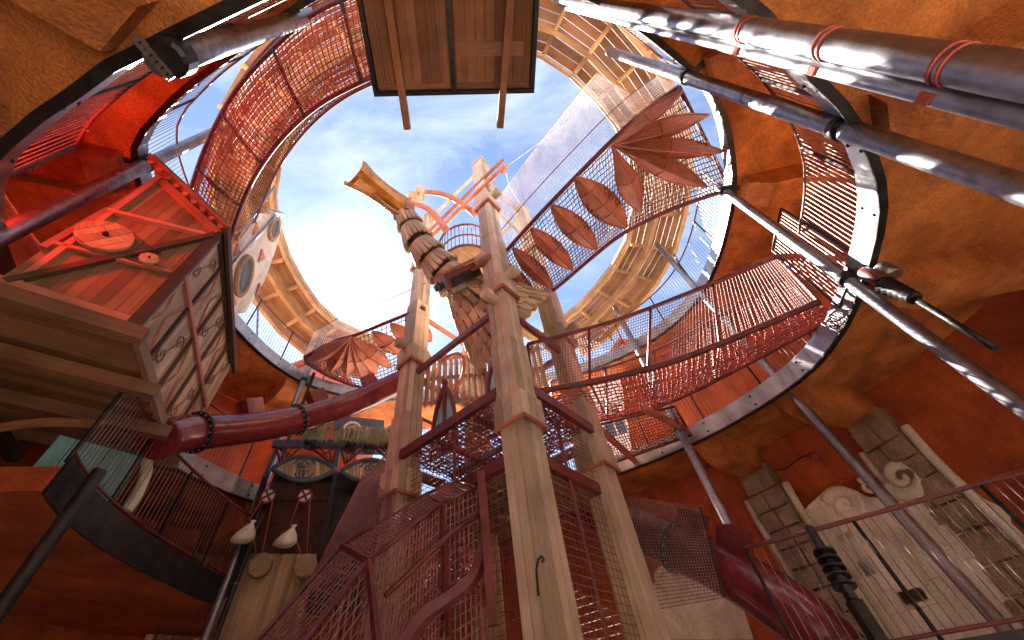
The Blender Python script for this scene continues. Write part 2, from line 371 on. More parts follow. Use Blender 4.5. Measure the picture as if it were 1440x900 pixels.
def railing(path, z, gaps, label, h=1.08, step=.085, off=.01, lim=None):
    pts = [p-away(p)*(-off) for p in resample(path, step, True)]
    keep = [lim is None or lim(p) for p in pts]
    for g0, rr in gaps: keep = [k and (V((p.x, p.y))-V(g0)).length > rr for k, p in zip(keep, pts)]
    n = len(pts); runs = []; st = next((i for i in range(n) if not keep[i]), 0); cur = []
    for i in range(n+1):
        j = (st+i) % n
        if keep[j] and i < n: cur.append(pts[j])
        else:
            if len(cur) > 6: runs.append(cur)
            cur = []
    for c in runs:
        lb = label(c[len(c)//2]) if callable(label) else label
        root = thing('railing', lb, 'railing', (c[0].x, c[0].y, z), 'railings round the galleries')
        m = MB()
        for p in c: m.tube([p+V((0, 0, z-p.z+.34)), p+V((0, 0, z-p.z+h+.3))], .0055, 4, caps=False, sm=False)
        m.build('bars', MT['wire'], root, 'stuff')
        MB().tube([V((p.x, p.y, z+h+.32)) for p in c[::3]+[c[-1]]], .021, 8).build('top_rail', MT['rust'], root)
        MB().tube([V((p.x, p.y, z+.36)) for p in c[::3]+[c[-1]]], .012, 6).build('bottom_rail', MT['steel'], root)
        for p in c[::16]:
            MB().bar(V((p.x, p.y, z+.2)), V((p.x, p.y, z+h+.32)), .03, .03).build('post', MT['dark'], root)
railing(path1, Z1, [((5.35, 4.7), .75), ((-5.4, 1.7), .7)], lambda p: 'thin barred railing of the lower gallery '+(('beside the bellows arm' if p.y < 4.5 else 'behind the mesh bridge') if p.x > 0 else 'behind the timber cabin'), lim=lambda p: not (-5.9 < p.x < 2.0 and p.y > 7))
railing(path2, Z2, [((5.0, 3.1), 1.1), ((-4.6, 9.2), .9)], lambda p: 'thin barred railing of the upper gallery '+(('beyond the mesh bridge' if p.y > 5 else 'near the leaf panel bridge' if p.x > 0 else 'behind the curved red net bridge')), lim=lambda p: not (p.y < .2))
# ---- steel columns, radial beams, stone pilasters
def column(name, a, b, rad, label, mat='steel', zlo=0.0, zhi=None, group='steel columns', clamps=(), joints=()):
    a, b = V(a), V(b); d = (b-a)/(b.z-a.z)
    lo = a+d*(zlo-a.z); hi = a+d*((zhi if zhi is not None else b.z)-a.z)
    root = thing(name, label, 'column', lo, group)
    MB().tube([lo.lerp(hi, i/8) for i in range(9)], rad, 24).build('shaft', MT[mat], root)
    for z in joints:
        c = a+d*(z-a.z); MB().lathe(c, d, [(-.012, rad+.004), (.012, rad+.004)], 24).build('weld_ring', MT['polished'], root)
    for z in clamps:
        c = a+d*(z-a.z); o = away(c); s = V((-o.y, o.x, 0))
        MB().lathe(c, d, [(-.06, rad+.018), (.06, rad+.018)], 20).build('clamp', MT['dark'], root)
        MB().box(c+o*(rad+.1)+V((0, 0, .05)), (o, s, V((0, 0, 1))), (.24, .1, .14)).build('bracket', MT['dark'], root)
    if zlo < 1: MB().lathe(lo, (0, 0, 1), [(0, rad*2), (.03, rad*2), (.031, rad)], 20).build('base_plate', MT['dark'], root)
    return lo, hi
def beam(c, z, wd=.62, hgt=.46, parent=None):     # radial concrete beam with sloped nose under a slab
    a = away(c); s = V((-a.y, a.x, 0)); t = wall_hit(V((c.x, c.y, 0)), a)
    p0 = V((c.x, c.y, 0))+a*.12
    m = MB(); rg = []
    for u, hh in ((0, .22), (.35, hgt), (t-.14, hgt*1.05)):
        q = p0+a*u; rg.append([q-s*wd/2+V((0, 0, z+.001)), q+s*wd/2+V((0, 0, z+.001)), q+s*wd*.42+V((0, 0, z-hh)), q-s*wd*.42+V((0, 0, z-hh))])
    m.solid(rg, False); return m.build('beam', MT['soffit'], parent)
def near_ring(path, p): return min(path, key=lambda q: (q.x-p.x)**2+(q.y-p.y)**2)
def roof_z(p): return 13.25-.2*(p.y-1.0)
def PRoof(px, py, dz=0):
    d = ray(px, py); t = (13.25+.2-CAM.z+dz)/(d.z+.2*d.y); return CAM+d*t
poles = []
cC = (P(1112, 552, Z1), PRoof(925, 345, -.35)); poles.append(column('steel_column', cC[0], cC[1], .085, 'galvanised column crossing the sunlit lower gallery edge below the canopy', clamps=(Z1+.1,), joints=(8.2,)))
cD = (P(957, 608, Z1), PRoof(865, 432, -.35)); poles.append(column('steel_column', cD[0], cD[1], .08, 'grey column rising behind the long mesh bridge to the canopy', clamps=(Z1+.1,)))
cE = (P(1197, 398, Z1), P(1018, 268, Z2)); poles.append(column('steel_column', cE[0], cE[1], .085, 'dark shiny column clamped beside the railing gate of the lower gallery', 'polished', zhi=Z2+.2, clamps=(Z1+.1, Z2-.02), joints=(7.0,)))
cF = (P(1192, 184, Z1), PRoof(856, 72, -.3)); poles.append(column('steel_column', cF[0], cF[1], .105, 'thick shiny column reaching from gallery edge to the curved canopy beam', 'polished', clamps=(Z1+.1, Z2), joints=(7.2, 10.1)))
cG = (P(238, 82, Z1), P(438, 22, 10.2)); poles.append(column('steel_column', cG[0], cG[1], .115, 'thick polished column with slotted bracket above the barred railing', 'polished', zlo=Z1-.15, zhi=13.2, clamps=(Z1+.1,), joints=(8.8,)))
cH = (P(205, 232, Z2), P(306, 183, 12.6)); poles.append(column('steel_column', cH[0], cH[1], .11, 'polished column running behind the red lit cabin', 'polished', zhi=12.7, clamps=(Z2,), joints=(6.9, 8.0)))
cI = (P(427, 535, Z2), PRoof(441, 474, -.3)); cI0 = (PR(312, 835, 9.2)); poles.append(column('steel_column', cI0, P(427, 535, Z2), .075, 'slim grey column beside the red slide and the plank canopy', zhi=10.9, clamps=(Z2,)))
q = PR(326, 835, 9.0); poles.append(column('rain_pipe', q, P(438, 535, Z2), .045, 'dark thin rain pipe running down beside the slim grey column', 'dark', zhi=9.2, group='pipes', joints=(3.8, 5.2, 6.6)))
for c, lv in ((cC, (1, 2)), (cD, (1,)), (cE, (1, 2)), (cF, (1, 2)), (cG, (1, 2)), (cH, (2, 1)), (cI, (2, 1))):
    for k in lv:
        if k == 1:
            p = c[0] if c[0].z < 6 else near_ring(path1, c[0])
            beam(near_ring(path1, p), Z1, parent=G1)
        else:
            p = c[0]+(c[1]-c[0])*((Z2-c[0].z)/(c[1].z-c[0].z)); beam(near_ring(path2, p), Z2, parent=G2)
beam(near_ring(path2, P(75, 215, Z2)), Z2, parent=G2)
# ------------------------------------------------------------------ plank canopy ring
ROOFPX = [(765, 75), (835, 130), (875, 180), (900, 250), (889, 335), (870, 375), (838, 415), (795, 455), (720, 490), (640, 505), (560, 495), (490, 470), (452, 445), (415, 395), (390, 343), (378, 280), (395, 210), (450, 140), (520, 95), (640, 50)]
rin = resample(spline([PRoof(*p) for p in ROOFPX], 8, True), .95, True)
canopy = thing('canopy_roof', 'ring shaped plank canopy with curved timber beams round the open sky', 'roof', (-.5, 5, 12))
nR = len(rin)
def roff(i, d, dz=0):
    p = rin[i % nR]; a = away(p, (-.6, 5.6)); q = p+a*d; q.z = roof_z(q)+dz+.06*d; return q
RW = 1.75
def cut(i): p = rin[i % nR]; return -3.4 < p.x < 1.7 and p.y > 8
st0 = next(i for i in range(nR) if cut(i) and not cut(i+1))+1
RUN = [st0+i for i in range(nR) if not cut(st0+i)]
for d, dz, hh, ww, nm, mt in ((.5, -.22, .26, .12, 'ring_beam', 'glulam'), (1.45, -.2, .28, .13, 'ring_beam', 'glulam'), (-.05, .06, .16, .07, 'edge_moulding', 'board'), (-.12, .19, .14, .06, 'edge_moulding', 'board')):
    m = MB(); rg = []
    for i in RUN:
        a = away(rin[i % nR], (-.6, 5.6)); c = roff(i, d, dz); rg.append([c-a*ww/2-V((0, 0, hh/2)), c+a*ww/2-V((0, 0, hh/2)), c+a*ww/2+V((0, 0, hh/2)), c-a*ww/2+V((0, 0, hh/2))])
    m.solid(rg, False); m.build(nm, MT[mt], canopy)
for i in RUN:
    p, q = roff(i, .0, -.01), roff(i, RW, -.01)
    board('rafter', p, q, .07, .16, MT['glulam'], canopy)
    if i == RUN[-1]: break
    nb = 8
    for k in range(nb):
        d0 = (k+.5)*RW/nb
        a, b = roff(i, d0, .1), roff(i+1, d0, .1)
        e = (b-a).normalized()*.004
        board('roof_board', a+e, b-e, RW/nb*(.90+random.random()*.06), .028, MT['decking'], canopy)
for i in range(1, nR, 3):
    q = roff(i, 1.45, -.3); r0 = near_ring(path2, q); b0 = V((r0.x, r0.y, Z2+.3))+away(r0)*.25
    if q.y > 2.5 and not cut(i): MB().tube([b0, q], .03, 8).build('prop', MT['steel'], canopy)
# ------------------------------------------------------------------ hoist cabin overhead
ZB = 9.0
hb = thing('hoist_cabin', 'plank bottomed cabin overhead with two joists sticking out', 'cabin', (0, .5, ZB))
cor = [P(527, 132, ZB), P(750, 127, ZB), P(757, 12, ZB), P(506, 12, ZB)]
fx = (cor[1]-cor[0]).normalized(); fy = V((fx.y, -fx.x, 0)); wdt = (cor[1]-cor[0]).length; DEP = 2.6
o0 = cor[0]
def hbp(u, v, z=0): return o0+fx*u+fy*v+V((0, 0, z))
np_ = 17
for k in range(np_):
    u = .07+(k+.5)*(wdt-.14)/np_
    board('floor_board', hbp(u, .05, .03+random.uniform(-.004, .004)), hbp(u, DEP, .03+random.uniform(-.004, .004)), (wdt-.14)/np_*.955, .03, MT['brown'], hb)
MB().prism([hbp(.05, .03, .06), hbp(wdt-.05, .03, .06), hbp(wdt-.05, DEP, .06), hbp(.05, DEP, .06)], U*.05).build('gap_backing', MT['darkw'], hb)  # plain sheet added above the boards to block light in their gaps
for u, w_, h_ in ((.03, .07, .14), (wdt/2-.02, .075, .09), (wdt-.03, .07, .14)): MB().bar(hbp(u, -.02, -.01), hbp(u, DEP, -.01), w_, h_).build('steel_bar', MT['dark'], hb)
MB().bar(hbp(-.005, 0, -.012), hbp(wdt+.005, 0, -.012), .06, .13).build('steel_bar', MT['dark'], hb)
for u0, u1 in ((.1, wdt/2-.07), (wdt/2+.05, wdt-.1)):
    board('batten', hbp(u0, .1, .005), hbp(u1, .1, .005), .07, .025, MT['brown'], hb)
    for u in (u0, u1): board('batten', hbp(u+(.04 if u == u0 else -.04), .14, .004), hbp(u+(.04 if u == u0 else -.04), DEP, .004), .08, .025, MT['brown'], hb)
board('batten', hbp(wdt/2+.14, .62, .002), hbp(wdt-.2, .62, .002), .2, .03, MT['decking'], hb)
for (ax, ay), (bx, by) in (((552, 40), (573, 181)), ((714, 40), (703, 179))):
    a, b = P(ax, ay, ZB-.12), P(bx, by, ZB-.12); a2 = a+(a-b)*1.2
    board('joist', a2, b, .115, .15, MT['brown'], hb)
for u in (.03, wdt-.03): MB().bar(hbp(u, -.02, .08), hbp(u, -.02, 2.2), .07, .07, up=(0, 1, 0)).build('corner_post', MT['dark'], hb)
for k in range(13): board('wall_board', hbp(.09+(k+.5)*(wdt-.18)/13, .0, .09), hbp(.09+(k+.5)*(wdt-.18)/13, .0, 2.1), (wdt-.18)/13*.95, .025, MT['brown'], hb, up=fy)
for uu in (0, wdt):
    for k in range(12): board('wall_board', hbp(uu, .1+(k+.5)*(DEP-.1)/12, .09), hbp(uu, .1+(k+.5)*(DEP-.1)/12, 2.1), (DEP-.1)/12*.95, .025, MT['brown'], hb, up=fx)
# ------------------------------------------------------------------ timber cabin
ZC = 5.0
Nn = P(183, 462, ZC); d1 = (P(19, 412, ZC)-Nn); d1.normalize(); E2 = P(240, 655, ZC); d2 = (E2-Nn); LEN = d2.length; d2.normalize()
n1 = V((d1.y, -d1.x, 0)); n1 = n1 if n1.dot(Nn-CAM) < 0 else -n1      # red face normal, towards the camera
n2 = V((d2.y, -d2.x, 0)); n2 = n2 if n2.dot(V((0, 5, 0))-Nn) > 0 else -n2
HC = PP(312, 325, Nn, n1).z-ZC; W1 = 1.18; W2 = 2.6
cab = thing('timber_cabin', 'timber cabin on joists lit red with scroll panelled side wall', 'cabin', Nn)
def c1(px, py, o=.0): return PP(px, py, Nn, n1)+n1*o
def c2(px, py, o=.0): return PP(px, py, Nn, n2)+n2*o
U = V((0, 0, 1))
nb = 10
for k in range(nb):     # camera-facing wall
    t = (k+.5)*W1/nb
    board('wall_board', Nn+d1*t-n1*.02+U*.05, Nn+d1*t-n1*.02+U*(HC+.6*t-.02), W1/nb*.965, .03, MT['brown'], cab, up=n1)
def bm(name, p, q, w_, h_, mat='leaf', up=n1): return board(name, p, q, w_, h_, MT[mat], cab, up=up)
bm('corner_post', Nn-n1*.005+n2*.0+U*.0, Nn-n1*.005+U*HC, .12, .12, 'darkw')
bm('rail', Nn+d1*.06+n1*.03+U*.05, Nn+d1*W1+n1*.03+U*.05, .14, .08, 'leaf')
bm('rail', c1(228, 258, .03), c1(306, 330, .03), .10, .08, 'leaf')
bm('rail', c1(150, 299, .035), c1(288, 333, .035), .06, .07, 'leaf')
bm('brace', c1(8, 401, .05), c1(296, 335, .05), .07, .07, 'darkw')
bm('brace', c1(72, 345, .04), c1(240, 386, .04), .05, .05, 'leaf')
bm('stile', c1(60, 352, .035), c1(152, 298, .035), .07, .06, 'leaf')
bm('stile', c1(16, 406, .03), c1(224, 252, .03), .06, .07, 'leaf')
# eaves with toothed trim
ea, eb2 = Nn+d1*1.34-d2*.14+U*(HC+.82), Nn-d1*.1-d2*.14+n2*.02+U*(HC-.06); ec = Nn-d1*.1+d2*(LEN+.15)+U*(HC-.12)
bm('eave_board', ea, eb2, .04, .13, 'leaf', up=d2); bm('eave_board', eb2, ec, .06, .1, 'darkw', up=U)
for k in range(9): MB().lathe(ea.lerp(eb2, (k+.5)/9)-U*.07-d2*.0, d2, [(-.025, .04), (.012, .04)], 10).build('eave_tooth', MT['leaf'], cab)
MB().prism([ea+U*.06, eb2+U*.06, ec+U*.06, ec+(ea-eb2)+U*.06], U*.07).build('roof', MT['tile'], cab)
# pulley wheels
for (px, py, r_, o_) in ((147, 341, .27, .1), (208, 372, .10, .09)):
    c = c1(px, py, o_)
    pl = MB().lathe(c, n1, [(-.03, r_), (.015, r_), (.02, r_*.97)], 32).build('pulley_wheel', MT['board'], cab)
    MB().lathe(c, n1, [(.02, r_*.12), (.06, r_*.12)], 12).build('hub', MT['dark'], pl)
    e1 = d1.lerp(U, .35).normalized(); e2_ = n1.cross(e1); npk = 5 if r_ > .2 else 3
    for k in range(npk):
        x0, x1 = -r_*.98+k*2*r_*.98/npk+.004, -r_*.98+(k+1)*2*r_*.98/npk-.004
        xs = [x0+(x1-x0)*i/5 for i in range(6)]; h_ = [math.sqrt(max(0, (r_*.98)**2-x*x))+.002 for x in xs]
        MB().prism([c+n1*.02+e1*x+e2_*h for x, h in zip(xs, h_)]+[c+n1*.02+e1*x-e2_*h for x, h in list(zip(xs, h_))[::-1]], n1*.012).build('plank', MT['board'], pl)
MB().tube([c1(186, 338, .12), c1(224, 366, .11)], .008, 6).build('belt', MT['darkrope'], cab); MB().tube([c1(118, 354, .12), c1(197, 379, .11)], .008, 6).build('belt', MT['darkrope'], cab)
# side wall of panels
NBAY = 5; HF = HC-.06
for k in range(30):
    t = .06+(k+.5)*(LEN-.12)/30
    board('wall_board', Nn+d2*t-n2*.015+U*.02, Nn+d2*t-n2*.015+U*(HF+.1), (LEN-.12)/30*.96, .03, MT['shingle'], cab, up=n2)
def sp(t, h, o=.02): return Nn+d2*t+U*h+n2*o
for t, w_ in [(.05, .12)]+[(LEN*i/NBAY, .045) for i in range(1, NBAY)]+[(LEN-.05, .12)]:
    bm('stile', sp(t, .0), sp(t, HF), w_, .05, 'darkw' if w_ < .1 else 'board', up=n2)
for h_, w_, mt in ((.05, .14, 'board'), (HF*.5, .07, 'leaf'), (HF-.04, .1, 'darkw')): bm('rail', sp(.0, h_, .03), sp(LEN, h_, .03), w_, .05, mt, up=n2)
def scroll(f, R, turns, w_, mb, flip=1, n=26, a0=0, orr=V((0, 0, 0))):
    pts = []; rs = []
    for i in range(n):
        t = i/(n-1); a = a0+flip*turns*2*math.pi*t; r = R*(1-t*.88); pts.append(f(r*math.cos(a), r*math.sin(a))); rs.append(w_*(1-.5*t))
    mb.tube(pts, rs, 5); return mb
for i in range(NBAY):
    for j in range(2):
        tc_ = LEN*(i+.5)/NBAY; hc = HF*(.25+.5*j)+.02; bw = LEN/NBAY; m = MB()
        if (i+j) % 2:
            for s in (-1, 1):
                scroll(lambda x, y: sp(tc_+s*bw*.16+x*s, hc+s*.2+y, .012), .13, 1.4, .0095, m, s)
            m.tube([sp(tc_-bw*.3, hc-.38, .012), sp(tc_-.05, hc-.1, .012), sp(tc_+.05, hc+.1, .012), sp(tc_+bw*.3, hc+.38, .012)], .0095, 5)
        else:
            for s in (-1, 1):
                for o_ in (0, .07):
                    m.tube(spline([sp(tc_+s*bw*.42, hc-.45+o_, .012), sp(tc_+s*bw*(.16), hc-.12+o_, .012), sp(tc_+s*bw*(.12), hc+.12-o_, .012), sp(tc_+s*bw*.4, hc+.45-o_, .012)], 5), .009, 5)
        m.build('scroll_ornament', MT['brown' if (i+j) % 2 else 'leaf'], cab)
# underside
uj = [.1, 1.25, 2.2, LEN-.06]
for k in range(24):
    t = .04+(k+.5)*(LEN-.05)/24
    board('floor_board', Nn+d2*t-n2*.06+U*.03, Nn+d2*t+d1*W2+U*.03, (LEN-.05)/24*.95, .03, MT['brown'], cab)
for px, py in ((204, 474), (221, 552), (238, 610), (250, 654)):
    q = P(px, py, ZC-.12); board('joist', q, q+d1*(W2+.2), .13, .17, MT['brown'], cab)
for off in (1.7,): board('beam', Nn+d1*off+d2*.02-U*.27, Nn+d1*off+d2*LEN-U*.27, .12, .14, MT['darkw'], cab)
for s0 in (1.9, LEN-.1):
    a = Nn+d2*s0+d1*.5-U*.2; b = a+d1*1.2-U*.55
    MB().tube(spline([a, a.lerp(b, .5)+U*.12, b], 5), .06, 6, sm=False).build('bracket_strut', MT['brown'], cab)
# ------------------------------------------------------------------ bridges
def rail(mb, pts, r=.035, n=8): return mb.tube(pts, r, n)
def ribbon(A, B): # surface between two curves (same count)
    def S(u, v):
        x = u*(len(A)-1); i = min(int(x), len(A)-2); t = x-i; return A[i].lerp(A[i+1], t).lerp(B[i].lerp(B[i+1], t), v)
    return S
# curved red net bridge
nbr = thing('net_bridge', 'curved walkway of red netting hung below the canopy beside the hoist cabin', 'bridge', P(262, 285, 9.6), 'net bridges')
ZN = 9.6
A_ = resample(spline([P(255, 312, ZN), P(262, 285, ZN), P(290, 205, ZN), P(330, 130, ZN), P(385, 68, ZN), P(440, 20, ZN), P(500, -8, ZN)], 8), .2)
B_ = resample(spline([P(318, 350, ZN), P(325, 330, ZN), P(345, 275, ZN), P(368, 232, ZN), P(405, 185, ZN), P(455, 143, ZN), P(523, 108, ZN)], 8), .2)
nA = 42; A_ = [ribbon(A_, A_)(i/nA, 0) for i in range(nA+1)]; B_ = [ribbon(B_, B_)(i/nA, 0) for i in range(nA+1)]
Sf = ribbon(A_, B_)
net(MB(), lambda u, v: Sf(u, v)-U*(.22*math.sin(math.pi*v)), 64, 12, .012, 4, .008).build('floor_net', MT['redrope'], nbr)
net(MB(), lambda u, v: Sf(u, v)-U*(.22*math.sin(math.pi*v)-.03), 100, 26, .0045, 3, .004).build('fine_net', MT['redrope'], nbr)
for X in (A_, B_): MB().tube(X, .045, 10).build('edge_tube', MT['rust'], nbr)
for X in (A_, B_):
    o = 1 if X is A_ else -1
    Y = [p+away(p)*(.2*o)+U*1.0 for p in X]; MB().tube(Y, .03, 8).build('hand_rail', MT['rust'], nbr)
    net(MB(), ribbon(X, Y), 60, 9, .007, 3, .004).build('side_net', MT['darkrope'], nbr)
for u in (.02, .24, .46, .72, .96): MB().tube([Sf(u, 0)-U*.03, Sf(u, .5)-U*.1, Sf(u, 1)-U*.03], .032, 8).build('cross_tube', MT['dark'], nbr)
# leaf panel bridges
def leaf(parent, a, b, wd, up, name='leaf_panel', deep=.10, mat='leaf', pw_=1.0):
    a, b = V(a), V(b); x = (b-a); l = x.length; x.normalize(); z = V(up).normalized(); y = z.cross(x).normalized()
    n = 12; top = []; root = None
    for s in (-1, 1):
        m = MB(); R0 = []
        for i in range(n+1):
            t = i/n; w_ = wd/2*math.sin(math.pi*min(1, max(0, t*.96+.02))**pw_)**(.85 if pw_ == 1 else 1.25)
            r0 = a+x*l*t-z*deep*math.sin(math.pi*t)**.6; e = a+x*l*t+y*s*w_
            R0.append([r0, e, e+z*.025, r0+z*.025])
        m.solid(R0, False)
        h = m.build(name if root is None else 'leaf_half', MT[mat], parent if root is None else root)
        if root is None: root = h
        MB().tube([q[1] for q in R0], .022, 5, sm=False).build('leaf_rim', MT[mat], root)
        for t in (.33, .5, .67):
            i = int(t*n)
            if t == .5 or wd > .6: MB().bar(R0[i][0]-z*.012, R0[i][1]-z*.012, .035, .03, up=z).build('leaf_batten', MT[mat], root)
    MB().tube([a+x*l*(i/n)-z*(deep*math.sin(math.pi*i/n)**.6+.01) for i in range(n+1)], .02, 5, sm=False).build('leaf_spine', MT[mat], root)
    return root
def leafbridge(label, z, up, lo, leaves, star, starc, wsc=1, mat='leaf', net_n=(76, 20), white=True):
    T = [P(*p, z) for p in up]; Q = [P(*p, z) for p in lo]
    T = spline(T, 8); Q = spline(Q, 8); k = 24
    T = [ribbon(T, T)(i/k, 0) for i in range(k+1)]; Q = [ribbon(Q, Q)(i/k, 0) for i in range(k+1)]
    root = thing('leaf_bridge', label, 'bridge', T[0], 'net bridges'); S = ribbon(T, Q)
    net(MB(), lambda u, v: S(u, v)-U*(.12*math.sin(math.pi*v)-.03), net_n[0], net_n[1], .0115, 4, .012).build('floor_net', MT['darkrope'], root)
    MB().tube(T, .05, 8).build('edge_tube', MT['rust'], root); MB().tube(Q, .05, 8).build('edge_tube', MT['rust'], root)
    for (a, b, wd) in leaves: leaf(root, P(*a, z-.06), P(*b, z-.06), wd*wsc, U, mat=mat)
    for b, wd in star: leaf(root, P(*starc, z-.08), P(*b, z-.08), wd*wsc, U, 'star_leaf', .2, mat, 1.25)
    for i in (0, k): MB().tube([T[i], Q[i]], .04, 8).build('end_tube', MT['rust'], root)
    for X, nm in ((T, 'side_net'), (Q, 'side_net')):
        Y = [p+U*1.05 for p in X]
        net(MB(), ribbon(X, Y), net_n[0]*3//2, 10, .004, 3).build(nm, MT['darkrope'] if X is Q else MT['whitenet'], root); MB().tube(Y, .012, 8).build('hand_rail', MT['rust'], root)
    return root, T, Q
lb, lbT, lbQ = leafbridge('bridge floor of netting and wooden leaf panels with a five leaf fan by orange soffit', 9.3,
    [(702, 364), (760, 300), (850, 208), (905, 158), (955, 122)], [(742, 428), (778, 408), (835, 360), (880, 326), (950, 292), (1027, 266)],
    [((709, 368), (752, 421), .36), ((722, 349), (776, 405), .42), ((747, 321), (805, 379), .46), ((776, 289), (839, 351), .52), ((810, 250), (881, 320), .62)],
    [((960, 127), .3), ((997, 161), .38), ((1017, 213), .38), ((994, 263), .42), ((901, 299), .46)], (860, 203))
# tall white safety net over the leaf bridge
sn = thing('safety_net', 'tall white safety net standing above the leaf panel bridge', 'net', lbT[2])
wa = [lbT[i]+U*1.05 for i in range(1, 20)]; wb = [p+U*(1.6+.9*i/18) for i, p in enumerate(wa)]
net(MB(), ribbon(wa, wb), 130, 56, .0026, 3).build('mesh', MT['whitenet'], sn); MB().tube(wb, .008, 6).build('border_rope', MT['whitenet'], sn)
lb2, l2T, l2Q = leafbridge('far sunlit bridge floor with wooden leaf panels and leaf fan near the slim grey column', 9.3,
    [(428, 502), (470, 480), (500, 471), (560, 447), (596, 432)], [(432, 511), (470, 532), (520, 546), (566, 530), (600, 515)],
    [((524, 466), (566, 500), .55), ((550, 455), (590, 490), .5), ((572, 446), (606, 480), .5)],
    [((436, 509), .5), ((464, 522), .55), ((488, 529), .55), ((512, 530), .55), ((530, 526), .5), ((549, 517), .5)], (494, 474), net_n=(40, 14))
# long mesh sided bridge
def mb_bridge():
    nt_ = [P(*p, 7.0) for p in ((742, 484), (860, 452), (970, 411), (1092, 360))]; nb_ = [P(*p, 5.9) for p in ((748, 552), (860, 531), (970, 500), (1152, 424))]
    fb_ = [P(*p, 5.9) for p in ((782, 602), (880, 584), (965, 555), (1162, 452))]
    k = 24
    def rs(X): X = spline(X, 8); return [ribbon(X, X)(i/k, 0) for i in range(k+1)]
    NT, NB, FB = rs(nt_), rs(nb_), rs(fb_); FT = [f+(n-b) for f, n, b in zip(FB, NT, NB)]
    root = thing('mesh_bridge', 'long suspended walkway with wire mesh sides and knotted net floor', 'bridge', NB[0], 'net bridges')
    net(MB(), ribbon(NT, NB), 96, 20, .0056, 3).build('side_mesh', MT['meshwire'], root)
    net(MB(), ribbon(FT, FB), 70, 14, .006, 3).build('side_mesh', MT['meshwire'], root)
    S = ribbon(NB, FB); net(MB(), lambda u, v: S(u, v)-U*.1*math.sin(math.pi*v), 52, 16, .012, 4, .018).build('floor_net', MT['redrope'], root)
    for X, r_ in ((NT, .04), (NB, .055), (FB, .045), (FT, .035)): MB().tube(X, r_, 10).build('edge_tube', MT['rust'], root)
    for i in (0, 6, 12, 18, 24):
        MB().tube([NT[i], NB[i], FB[i], FT[i]], .028, 8).build('hoop', MT['rust'], root)
    return root
mbr = mb_bridge()
# gate panel of the lower gallery beside the bridge end
gt = thing('railing_gate', 'small steel framed barred gate panel beside the mesh bridge end', 'gate', P(1090, 360, 6.0))
gz = P(1120, 330, 6.4); gp0 = P(1092, 362, 7.0); gn = V((.96, .2, 0))
def gq(px, py): return PP(px, py, gp0, gn)
fr = [gq(1098, 293), gq(1208, 362), gq(1180, 432), gq(1086, 352)]
for a, b in zip(fr, fr[1:]+fr[:1]): MB().tube([a, b], .02, 6).build('frame_tube', MT['dark'], gt)
m = MB()
for k in range(1, 14): m.tube([fr[0].lerp(fr[3], k/14), fr[1].lerp(fr[2], k/14)], .006, 4)
m.build('bars', MT['wire'], gt)
# ------------------------------------------------------------------ timber tower
PA, PB, PC = V((.15, 4.95, 0)), V((-2.05, 6.65, 0)), V((1.4, 6.6, 0)); PDD = PB+PC-PA
t1 = (PB-PA).normalized(); t2 = (PC-PA).normalized(); nAB = -t2; nAC = t1*-1
tw = thing('timber_tower', 'tall tower of four clad timber posts in the middle of the courtyard', 'tower', ((PA+PDD)/2))
ZT = 14.8; COLZ = (4.55, 7.5, 11.4); WP = .42
def Zp(p, z): return V((p.x, p.y, z))
for P0, top in ((PA, ZT), (PB, 14.6), (PC, 14.3), (PDD, 13.6)):
    po = MB().box(Zp(P0, top/2), (V((0, 0, 1)), t1, t2), (top, WP-.07, WP-.07)).build('post', MT['brown'], tw)
    lv = [0, COLZ[0]]+[6.1]+[COLZ[1], 9.6, COLZ[2], top-.12]
    for z0, z1 in zip(lv, lv[1:]):
        wseg = WP+(.04 if z0 in COLZ else 0)-.008*lv.index(z0)
        for ax, bx in ((t1, t2), (t2, t1)):
            for s in (-1, 1):
                for k in (-1, 0, 1):
                    c = P0+ax*s*(wseg/2-.016)+bx*k*wseg/3
                    th = .034+random.uniform(-.004, .004)
                    board('cladding_board', Zp(c, z0+.006), Zp(c, z1-.004), wseg/3-.011, th, MT['post'], po, up=ax)
    for z in COLZ:
        for ax, bx in ((t1, t2), (t2, t1)):
            for s in (-1, 1):
                c = P0+ax*s*(WP/2+.045)
                for k in (-1, 0, 1): board('collar_board', Zp(c+bx*k*(WP+.09)/3, z-.02), Zp(c+bx*k*(WP+.09)/3, z+.40), (WP+.09)/3-.009, .034, MT['post'], po, up=ax)
                board('collar_lip', Zp(c-bx*(WP/2+.05)+ax*s*.012, z-.05), Zp(c+bx*(WP/2+.05)+ax*s*.012, z-.05), .05, .05, MT['leaf'], po)
    MB().box(Zp(P0, top-.06), (t1, t2, U), (WP+.05, WP+.05, .1)).build('cap', MT['post'], po)
def tb(name, p, q, w_=.1, h_=.14, mat='rust'): return MB().bar(p, q, w_, h_).build(name, MT[mat], tw)
ZF = 5.15
o_ = .24
qa, qb, qc, qd = PA-t2*o_*0, PB, PC, PDD
for z, w_, h_ in ((ZF, .09, .17), (4.15, .1, .17), (7.2, .09, .13)):
    for a, b, n_ in ((PA, PB, -t2), (PA, PC, -t1), (PC, PDD, t2), (PB, PDD, t1)):
        x = (b-a).normalized()
        if z == ZF: f = n_*.2
        else: f = n_*.0
        tb('beam', Zp(a+f+x*.2, z), Zp(b+f-x*.2, z), w_, h_)
for k in (.33, .66):
    a, b = PA.lerp(PB, k), PC.lerp(PDD, k); tb('joist', Zp(a, ZF+.03), Zp(b, ZF+.03), .06, .1)
tb('joist', Zp(PA.lerp(PC, .5)+t1*.2, ZF-.01), Zp(PB.lerp(PDD, .5)-t1*.2, ZF-.01), .06, .09)
